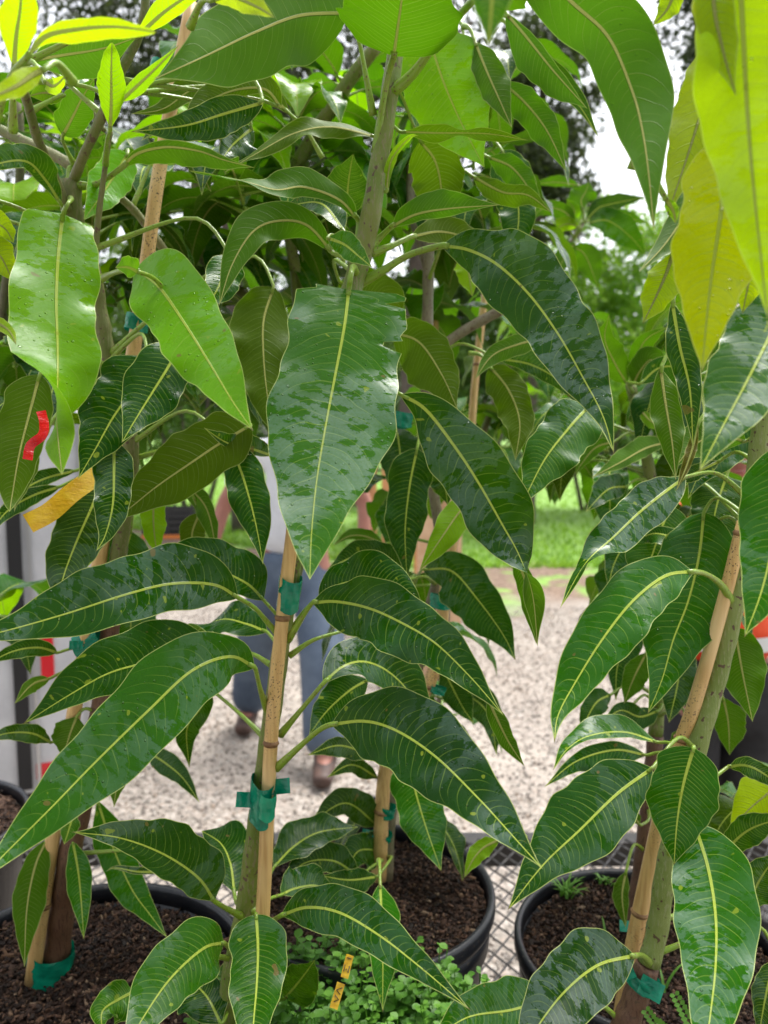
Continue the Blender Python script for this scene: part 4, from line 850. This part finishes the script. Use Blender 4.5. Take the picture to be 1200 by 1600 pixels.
stake([(965, 1625, .86), (985, 1500, .86), (1018, 1340, .85), (1050, 1200, .80), (1085, 1100, .775), (1128, 950, .765), (1162, 815, .76)], [.0088, .0088, .0082, .0072, .0066, .0064], 'two part bamboo stake leaning beside the lime trunk at the right', (.24, .62, .98))
stake([(592, 1375, 1.08), (603, 1200, 1.09), (680, 1080, 1.09), (690, 950, 1.09), (712, 820, 1.09)][:2]+[(640, 1130, 1.09), (684, 1030, 1.09), (694, 930, 1.09), (710, 820, 1.09)], [.0105, .0100, .0095, .0085, .0080], 'weathered bamboo stake in the pot behind the centre', (.18, .55))
stake([(735, 700, 1.5), (742, 600, 1.5), (760, 440, 1.5)], [.0075, .0072, .007], 'grey weathered stake seen beside the mid green shrub', (.5,))
stake([(668, 700, 1.35), (676, 560, 1.35), (682, 466, 1.35)], [.007, .007, .0068], 'short grey stake end behind the thin brown stem', ())
stake([(1000, 1475, 1.05), (1016, 1400, 1.05), (1022, 1330, 1.05)], [.0075, .0072, .007], 'thin bamboo stake in the right pot wrapped with green ties', ())

# ---------------------------------------------------------------- tape ties
def band(a, b, r, label, mat=TAPE, flags=(), sq=1.0, group='green tape ties on the stakes'):
    a, b = np.array(P(*a)), np.array(P(*b)); mid = (a+b)/2
    t = thing('tape_tie', mid, label, 'tape', group)
    mb = MB(); n = 14; ax = nrm(b-a); L_ = np.linalg.norm(b-a); X = nrm(np.cross(ax, nrm(mid-CAM))); Y = np.cross(ax, X)
    rs = random.Random(int(mid[0]*1e4)); seg = 40; V = []
    wr = [rs.uniform(-.03, .03) for _ in range(seg)]
    for i in range(n):
        f = i/(n-1)
        for k in range(seg):
            an = 2*math.pi*k/seg; rr = r*(1+wr[k]+.03*math.sin(f*9+k*.7)+(.05 if f > .45+.1*math.sin(an*2) else 0))
            ee = (.06*math.sin(an*2+1) if i in (0, n-1) else 0)
            V.append(a+ax*L_*(f+ee)+X*rr*math.cos(an)+Y*rr*sq*math.sin(an))
    mb.add(V, [[i*seg+k, i*seg+(k+1) % seg, (i+1)*seg+(k+1) % seg, (i+1)*seg+k] for i in range(n-1) for k in range(seg)])
    mb.build('wrap', mat, t)
    for (p0, p1, wd) in flags:
        p0, p1 = P(*p0), P(*p1); dr = nrm(p1-p0); up = nrm(np.cross(dr, nrm(p0-CAM))); V = []
        for i in range(9):
            f = i/8; c = p0+(p1-p0)*f+nrm(p0-CAM)*.002*math.sin(f*5)
            for s in (-.5, 0, .5):
                for z in (0, .0005): V.append(c+up*s*wd+nrm(p0-CAM)*(z+.001*math.cos(s*3+f*4)))
        F = []
        for i in range(8):
            for j in range(2):
                b0 = i*6+j*2; F += [[b0, b0+2, b0+8, b0+6], [b0+1, b0+7, b0+9, b0+3]]
        mk('flag', V, F, mat, t)
    return t
band((449, 952, .788), (455, 903, .786), .0112, 'green tape wrapped round the central trunk and stake just below the big leaf tip', sq=1.7)
band((408, 1278, .800), (412, 1216, .797), .0125, 'green tape with two loose ends round the central stake near its base', flags=(((396, 1250, .785), (369, 1249, .782), .015), ((424, 1230, .785), (453, 1227, .78), .0150)), mat=TAPE, sq=1.9)
band((416, 1278, .779), (419, 1240, .777), .0082, 'bright green tape strip on the pale central stake', TAPE_L)
band((77, 1528, .945), (80, 1484, .945), .026, 'crumpled green tape round pole and brown trunk at the soil')
band((123, 1014, .905), (160, 992, .905), .0165, 'green tape bunched on the left pole above the dark leaf', sq=.8, flags=(((130, 1008, .89), (108, 1008, .88), .010),))
band((212, 518, .865), (217, 494, .865), .0125, 'green tape on the left pole between the two bright leaves', flags=(((214, 505, .85), (202, 500, .85), .012),))
band((247, 118, .845), (254, 100, .845), .011, 'small turquoise green tape high on the left pole')
band((1000, 1542, .80), (1008, 1524, .80), .017, 'green tape with folded tails at the foot of the leaning trunk', flags=(((1000, 1535, .785), (1035, 1555, .78), .018), ((985, 1530, .785), (972, 1500, .79), .014)))
band((1012, 1490, 1.05), (1016, 1475, 1.05), .012, 'low green tape on the thin stake in the right pot')
band((1014, 1448, 1.05), (1018, 1436, 1.05), .012, 'upper green tape on the thin stake in the right pot', flags=(((1000, 1450, 1.04), (968, 1446, 1.03), .014),))
band((596, 1312, 1.09), (598, 1300, 1.09), .0135, 'lowest green tape on the weathered stake behind the centre', flags=(((590, 1304, 1.08), (566, 1300, 1.08), .009),))
band((601, 1275, 1.09), (604, 1258, 1.09), .0135, 'green tape just above the lowest one on the weathered stake')
band((681, 1082, 1.09), (684, 1072, 1.09), .0125, 'thin green tape midway up the weathered stake')
band((688, 950, 1.08), (690, 928, 1.08), .0155, 'green tape where the weathered stake meets its trunk')
band((619, 890, 1.08), (623, 870, 1.08), .010, 'green tape with a raised tail beside the hanging dark leaf', flags=(((618, 880, 1.07), (610, 892, 1.07), .012),))
band((630, 668, 1.1), (632, 645, 1.1), .012, 'green tape almost hidden beside the big bitten leaf')
band((1103, 1247, .93), (1106, 1230, .93), .013, 'pale green tape showing behind the broad leaf at the right')

# ---------------------------------------------------------------- flags and tags
def ribbon(name, pts, wd, mat, label, cat, d, tw=0.0, th=.0005):
    q = catmull(np.array([P(x, y, z) for (x, y), z in zip(pts, np.linspace(d[0], d[1], len(pts)))]), 26)
    Tn = nrm(np.gradient(q, axis=0)); v = nrm(q-CAM); W = nrm(np.cross(Tn, v)); V = []
    for i in range(26):
        a = tw*math.sin(i*.4); wv = W[i]*math.cos(a)+v[i]*math.sin(a); nn_ = nrm(np.cross(wv, Tn[i]))
        for s in (-1, 0, 1):
            for z in (0, 1): V.append(q[i]+wv*s*wd/2+nn_*z*th)
    F = []
    for i in range(25):
        b0 = i*6
        for j in range(2): F += [[b0+j*2, b0+j*2+2, b0+j*2+8, b0+j*2+6], [b0+j*2+1, b0+j*2+7, b0+j*2+9, b0+j*2+3]]
        F += [[b0, b0+6, b0+7, b0+1], [b0+4, b0+5, b0+11, b0+10]]
    F += [[0, 1, 3, 2], [2, 3, 5, 4], [150, 152, 153, 151], [152, 154, 155, 153]]
    return prop(mk(name, V, F, mat, smooth=False), label, cat)
ribbon('red_ribbon', [(64, 642), (69, 662), (66, 680), (48, 696), (43, 718)], .0078, RTAPE, 'red plastic ribbon hanging by the left underside leaf', 'ribbon', (.66, .64), .3)
ribbon('yellow_ribbon', [(160, 738), (138, 752), (110, 772), (78, 800), (44, 818)], .0185, YTAG, 'wide yellow plastic ribbon sticking out left among the leaves', 'ribbon', (.78, .70), .05)
def tag(p0, p1, wd, label, text):
    a, b = P(*p0), P(*p1); dr = nrm(b-a); v = nrm((a+b)/2-CAM); W = nrm(np.cross(dr, v)); n_ = -nrm(np.cross(W, dr)); n_ = n_ if np.dot(n_, v) < 0 else -n_
    t = thing('plant_tag', a, label, 'tag', 'yellow plant tags in the weeds')
    V = [a-W*wd/2, a+W*wd/2, b+W*wd/2, b-W*wd/2]; V = V+[q-n_*.0008 for q in V]
    mk('tag_plate', V, [[0,1,2,3],[7,6,5,4],[0,4,5,1],[1,5,6,2],[2,6,7,3],[3,7,4,0]], YTAG, t, smooth=False)
    INK = simple('black_ink', (.03, .02, .01), .5); mb = MB(); L_ = np.linalg.norm(b-a)
    for st in text:
        pts = [a+dr*L_*s+W*wd*w_+n_*.0003 for s, w_ in st]; mb.tube(pts, .00045, 5)
    mb.build('lettering', INK, t)
tag((547, 1492, .78), (538, 1528, .77), .0078, 'upper yellow tag with a handwritten letter M in the weeds', [[(.15, -.3), (.15, .3)], [(.45, -.3), (.75, -.3), (.6, 0), (.75, .3), (.45, .3)]])
tag((533, 1536, .77), (521, 1576, .76), .0082, 'lower yellow tag with dark writing in the weeds', [[(.15, .3), (.3, -.3), (.42, .3)], [(.5, -.3), (.62, .3), (.75, -.2)]])

# ---------------------------------------------------------------- seedlings in the right pot
def seedling(c, n, h, label, seed, cat='weed', mat=None):
    rs = random.Random(seed); V = []; F = []; T = []
    for i in range(n):
        a = rs.uniform(0, 6.28); b0 = np.array(c)+np.array([rs.uniform(-.008, .008), rs.uniform(-.008, .008), 0]); l = h*rs.uniform(.5, 1); w_ = .0022
        dr = np.array([math.cos(a)*.5, math.sin(a)*.5, 1]); sd = np.array([-math.sin(a), math.cos(a), 0]); k0 = len(V)
        for k in range(6):
            f = k/5; p_ = b0+dr*l*f*(1-.25*f)+np.array([math.cos(a), math.sin(a), -.8])*l*.35*f*f; ww = w_*(1-f)**.6
            V += [p_-sd*ww, p_+sd*ww]; T += [.6+.4*f]*2
        for k in range(5): F.append([k0+2*k, k0+2*k+1, k0+2*k+3, k0+2*k+2])
    return prop(mkbig('grass_seedling', V, F, W_MAT, smooth=True, ca=T), label, cat, 'seedlings on the soil of the right pot')
c0 = G(885, 1400, .822); c1 = G(945, 1380, .822); c2 = G(945, 1470, .822); c3 = G(1045, 1550, .822)
seedling(c0, 26, .055, 'tuft of pale grass seedlings at the left of the right pot', 1)
seedling(c1, 22, .022, 'tiny low seedling near the far rim of the right pot', 2)
seedling(c2, 2, .05, 'single grass blade standing in the middle of the right pot', 3)
seedling(c3, 2, .06, 'single grass blade beside the leaning trunk', 4)
# fern-like weed
ft = thing('fern_weed', G(1070, 1600, .80), 'small weed with paired oval leaflets below the leaning trunk', 'weed')
for (sx, ex) in (((1100, 1640), (1055, 1555)), ((1110, 1650), (1085, 1545)), ((1060, 1650), (1010, 1580)), ((1080, 1650), (1030, 1600))):
    a, b = P(sx[0], sx[1], .80), P(ex[0], ex[1], .78); dr = b-a; L_ = np.linalg.norm(dr); dr = dr/L_; v = nrm(a-CAM); W = nrm(np.cross(dr, v)); V = []; F = []; T = []
    for i in range(11):
        c = a+dr*L_*(.15+.85*i/10)
        for s in (-1, 1):
            q = nrm(W*s+dr*.45); sd = nrm(np.cross(q, v)); k0 = len(V); ln = .0085*(1-.3*i/10)
            for f, wd in ((0, 0), (.3, .3), (.7, .32), (1, 0)): V += [c+q*ln*f-sd*ln*wd, c+q*ln*f+sd*ln*wd]; T += [.75, .85]
            for k in range(3): F.append([k0+2*k, k0+2*k+1, k0+2*k+3, k0+2*k+2])
    mkbig('frond', V, F, W_MAT, ft, smooth=True, ca=T)

# ---------------------------------------------------------------- white trailer at the left
ct = thing('cargo_trailer', (-1.75, 2.95, 0), 'white box trailer with a black seal strip and red reflectors at the left edge', 'trailer')
PW = simple('trailer_white', (.62, .63, .66), .35, (.50, .51, .54), 6, .0015, 25)
C0 = np.array([(132-600)/1200*2.85, 2.86]); YA = math.radians(22); uu = -np.array([math.cos(YA), math.sin(YA)]); vv = np.array([-math.sin(YA), math.cos(YA)])
def tb(x, wd, z, h, dp=.02, out=.0):      # a box on the trailer's front face where bearing x meets it
    kx = (x-600)/1200; sx = (kx*C0[1]-C0[0])/(uu[0]-kx*uu[1]); q = C0+uu*sx-vv*out
    return (q[0], q[1], z), (wd, dp, h), YA
q = C0+uu*1.0+vv*.8; MB().box((q[0], q[1], .16+.70), (2.0, 1.6, 1.40), YA).build('body', PW, ct, smooth=False)
MB().box(*tb(17, .048, .86, 1.36, .02, .004)).build('door_seal', simple('rubber', (.012, .012, .014), .6), ct, smooth=False)
MB().box(*tb(126, .020, .86, 1.40, .018, .004)).box(*tb(40, .012, .86, 1.38, .016, .004)).build('trim', simple('aluminium', (.55, .56, .58), .35, metal=.7), ct, smooth=False)
RED = simple('red_reflector', (.65, .02, .03), .25)
MB().box(*tb(61, .045, 1.5-(1034-680)*2.80/1200, .155, .006, .003)).build('reflector', RED, ct, smooth=False)
MB().box(*tb(54, .078, 1.5-(1220-680)*2.80/1200, .058, .006, .003)).build('reflector', RED, ct, smooth=False)
q = C0+uu*1.02+vv*.82; MB().box((q[0], q[1], .13), (1.9, 1.5, .05), YA).build('chassis', STEEL, ct, smooth=False)
for yy in (3.3, 3.95): 
    mb = MB(); mb.tube([(-2.2, yy, .2), (-1.95, yy, .2)], .2, 28); mb.build('wheel', STEEL, ct)
# pale posts behind it
def post(x, d, zt, r, col, label, name='fence_post'):
    b = G(x, 0, 0) if False else np.array([(x-600)/1200*d, d, 0]); t = thing(name, b, label, 'post', 'posts behind the white trailer')
    MB().tube([b, b+np.array([0, 0, zt])], [r, r*.95], 16).build('post_body', col, t)
    MB().tube([b+np.array([0, 0, zt]), b+np.array([0, 0, zt+.02])], [r*1.1, r*.6], 16).build('cap', col, t)
post(107, 4.8, 1.62, .05, simple('pinkish_post', (.55, .42, .36), .7), 'pinkish post above the trailer corner')
post(122, 4.9, 1.7, .035, simple('grey_post', (.35, .36, .38), .5), 'dark grey pole next to the pinkish post')

# ---------------------------------------------------------------- wooden pallet standing at the lawn edge
WOOD = simple('orange_wood', (.62, .30, .12), .7, (.42, .20, .09), 9, .002, 60)
pt = thing('wooden_pallet', (.15, 5.9, 0), 'orange brown wooden pallet standing upright behind the centre', 'pallet')
for i in range(5):
    MB().box((-.10+i*.125, 5.9, .82), (.085, .02, 1.18)).build('board', WOOD, pt, smooth=False)
for z in (.30, .85, 1.32): MB().box((.15, 5.94, z), (.60, .06, .07)).build('cross_board', WOOD, pt, smooth=False)
for i in (0, 2, 4): MB().box((-.10+i*.125, 5.94, .12), (.09, .06, .24)).build('foot', WOOD, pt, smooth=False)
PALE = simple('pale_wood', (.70, .48, .30), .7, (.58, .36, .2), 9)
pb = thing('cardboard_carton', (.35, 4.6, 0), 'pale tan carton standing in front of the wooden pallet', 'box')
MB().box((.34, 4.7, .62), (.26, .2, 1.24)).build('carton_body', PALE, pb, smooth=False)
MB().box((.34, 4.592, .60), (.05, .006, 1.2)).build('tape_strip', simple('tan_tape', (.45, .28, .15), .4), pb, smooth=False)
cr = thing('plastic_crate', (-3.15, 11.3, 0), 'dark plastic crate with an orange lip at the far edge of the gravel', 'crate')
mb = MB(); cx, cy = -3.15, 11.3
for k in range(5): mb.box((cx, cy-.2, .06+k*.09), (.7, .02, .05)); mb.box((cx, cy+.2, .06+k*.09), (.7, .02, .05))
for s in (-1, 1):
    for k in range(5): mb.box((cx+s*.35, cy, .06+k*.09), (.02, .37, .05))
for sx in (-.35, 0, .35):
    for sy in (-.213, .213): mb.box((cx+sx, cy+sy, .24), (.04, .004, .48))
mb.build('crate_wall', STEEL, cr, smooth=False)
MB().box((cx, cy-.225, .03), (.74, .03, .05)).build('lip', simple('orange_plastic', (.75, .22, .04), .5), cr, smooth=False)

# ---------------------------------------------------------------- people
def skinned(name, J, E, mat, parent, sub=2, rootj=0):
    me = bpy.data.meshes.new(name); me.from_pydata([tuple(j[:3]) for j in J], [], []) if False else me.from_pydata([tuple(j[:3]) for j in J], E, [])
    o = bpy.data.objects.new(name, me); COL.objects.link(o); o.parent = parent; me.materials.append(mat)
    m = o.modifiers.new('skin', 'SKIN'); me_skin = me.skin_vertices[0].data if me.skin_vertices else None
    if me_skin is None:
        bpy.context.view_layer.objects.active = o; bpy.ops.mesh.customdata_skin_add(); me_skin = me.skin_vertices[0].data
    for i, j in enumerate(J): me_skin[i].radius = (j[3], j[4] if len(j) > 4 else j[3]); me_skin[i].use_root = (i == rootj)
    m.use_smooth_shade = True; s = o.modifiers.new('smooth', 'SUBSURF'); s.levels = s.render_levels = sub
    return o
def person(loc, label, J, skin, shirt, pants, shoe, hair, stripes=None):
    t = thing('person', loc, label, 'person')
    j = J
    B = [(0, 0, .95, .13, .10), (0, 0, 1.12, .12, .095), (0, .0, 1.30, .14, .10), (0, 0, 1.43, .12, .08), (0, 0, 1.51, .052), (0, -.01, 1.57, .06), (0, -.015, 1.63, .082, .092), (0, -.01, 1.70, .078, .088), (0, 0, 1.755, .045)]
    E = [(i, i+1) for i in range(8)]
    for s, side in ((-1, 'l'), (1, 'r')):
        sh, el, wr_ = j['sh'+side], j['el'+side], j['wr'+side]; n0 = len(B)
        B += [(*sh, .055), (*el, .042), (*wr_, .027)]; d_ = nrm(np.array(wr_)-np.array(el)); pm = np.array(wr_)+d_*.05; B.append((*pm, .03, .018)); E += [(3, n0), (n0, n0+1), (n0+1, n0+2), (n0+2, n0+3)]
        for q in range(4):
            k = len(B); off = np.array([0, (q-1.5)*.019, 0]); ln = (.032, .038, .035, .028)[q]
            p1 = pm+d_*.035+off; p2 = p1+d_*ln+np.array([-s*.006, 0, 0]); p3 = p2+d_*ln*.8+np.array([-s*.016, 0, 0])
            B += [(*p1, .0095), (*p2, .0088), (*p3, .0078)]; E += [(n0+3, k), (k, k+1), (k+1, k+2)]
        k = len(B); p1 = pm+np.array([0, -.035, 0])-d_*.01; p2 = p1+d_*.03+np.array([0, -.014, 0]); B += [(*p1, .011), (*p2, .0095)]; E += [(n0+3, k), (k, k+1)]
        hp, kn, an = j['hp'+side], j['kn'+side], j['an'+side]; k = len(B); B += [(*hp, .085), (*kn, .056), (*an, .04), (an[0], an[1]-.14, .035, .035)]; E += [(0, k), (k, k+1), (k+1, k+2), (k+2, k+3)]
    body = skinned('body', B, E, skin, t)
    Sh = [(0, 0, .89, .205, .16), (0, 0, 1.10, .19, .14), (0, 0, 1.30, .165, .12), (0, 0, 1.44, .13, .09), (0, 0, 1.49, .065)]; Es = [(0, 1), (1, 2), (2, 3), (3, 4)]
    for side in 'lr':
        sh, el = np.array(j['sh'+side]), np.array(j['el'+side]); k = len(Sh); Sh += [(*sh, .075), (*(sh+(el-sh)*.75), .068)]; Es += [(3, k), (k, k+1)]
    skinned('shirt', Sh, Es, shirt, t)
    if stripes:
        for z in (1.02, 1.22):
            MB().lathe([(1, -.025), (1.0, .025)], (0, 0, 0), 40).build('reflective_band', stripes, None)
            o = bpy.data.objects['reflective_band'] if False else COL.objects[-1]; o.parent = t; o.location = (0, 0, z); o.scale = (.186, .145, 1)
    Pn = [(0, 0, 1.0, .165, .13), (0, 0, .86, .17, .135)]; Ep = [(0, 1)]
    for side in 'lr':
        hp, kn, an = j['hp'+side], j['kn'+side], j['an'+side]; k = len(Pn); Pn += [(hp[0], hp[1], hp[2]-.1, .138), (*kn, .112), (an[0], an[1], an[2]-.03, .102)]; Ep += [(1, k), (k, k+1), (k+1, k+2)]
    skinned('trousers', Pn, Ep, pants, t)
    for side in 'lr':
        an = j['an'+side]; skinned('boot', [(an[0], an[1]+.03, an[2]+.04, .062), (an[0], an[1]+.01, .065, .055, .05), (an[0], an[1]-.10, .052, .052, .042), (an[0], an[1]-.19, .042, .045, .034)], [(0, 1), (1, 2), (2, 3)], shoe, t)
    skinned('hair', [(0, .045, 1.64, .088), (0, .04, 1.71, .108), (0, .0, 1.765, .090)], [(0, 1), (1, 2)], hair, t)
    eye = simple('eye_white', (.75, .74, .72), .2); iris = simple('eye_dark', (.03, .02, .015), .2)
    for s in (-1, 1):
        mb = MB(); mb.lathe([(.0005, -.009), (.0065, -.0065), (.009, 0), (.0065, .0065), (.0005, .009)], (s*.03, -.090, 1.655), 14); mb.build('eye', eye, None).parent = t
        mb = MB(); mb.tube([(s*.03, -.0975, 1.655), (s*.03, -.0998, 1.655)], .0045, 12); mb.build('iris', iris, None).parent = t
        skinned('ear', [(s*.082, 0, 1.63, .010, .018), (s*.088, .008, 1.66, .010, .02)], [(0, 1)], skin, t, 1)
    skinned('nose', [(0, -.098, 1.66, .008), (0, -.116, 1.625, .013), (0, -.104, 1.612, .012)], [(0, 1), (1, 2)], skin, t, 1)
    skinned('mouth', [(-.024, -.094, 1.585, .005), (0, -.102, 1.585, .008), (.024, -.094, 1.585, .005)], [(0, 1), (1, 2)], simple('lips', (.30, .10, .08), .5), t, 1)
    return t
SKIN = simple('skin', (.32, .13, .095), .55, (.38, .17, .12), 12); JEAN = simple('blue_denim', (.050, .075, .12), .85, (.12, .16, .22), 4, .001, 300)
TEE = simple('grey_shirt', (.74, .75, .77), .85, (.62, .63, .66), 5, .004, 14); BOOT = simple('brown_boot', (.10, .055, .04), .6, (.05, .03, .025), 14)
person((-.43, 3.68, 0), 'person in a pale grey T-shirt, blue jeans and brown boots standing on the gravel', dict(
    shl=(-.19, 0, 1.42), ell=(-.35, .04, 1.16), wrl=(-.40, -.04, .93), shr=(.19, 0, 1.42), elr=(.34, .02, 1.18), wrr=(.33, -.06, .93),
    hpl=(-.10, 0, .88), knl=(-.20, .08, .50), anl=(-.27, .17, .11), hpr=(.10, 0, .88), knr=(.15, -.26, .50), anr=(.17, -.40, .10)), SKIN, TEE, JEAN, BOOT, simple('dark_hair', (.03, .02, .015), .6))
OR = simple('orange_vest', (.90, .085, .012), .6, (.80, .06, .01), 8, .003, 20)
person((1.02, 2.28, 0), 'person in an orange high visibility top and black trousers behind the right hand leaves', dict(
    shl=(-.19, 0, 1.40), ell=(-.25, .03, 1.12), wrl=(-.22, -.12, .92), shr=(.19, 0, 1.40), elr=(.25, .03, 1.12), wrr=(.22, -.12, .92),
    hpl=(-.10, 0, .88), knl=(-.12, -.03, .49), anl=(-.13, .02, .10), hpr=(.10, 0, .88), knr=(.12, 0, .49), anr=(.14, .04, .10)), SKIN, OR, simple('black_trousers', (.012, .012, .014), .8, (.03, .03, .034), 9, .003, 20), simple('black_boot', (.015, .014, .014), .5), simple('brown_hair', (.06, .04, .025), .6), stripes=simple('silver_band', (.72, .74, .72), .35)).scale = (.9, .9, .88)
print('leaves', {t.root.name: t.nleaf for t in (T1, T2, T3, T4, T5, T6, T7, T8, T9)})
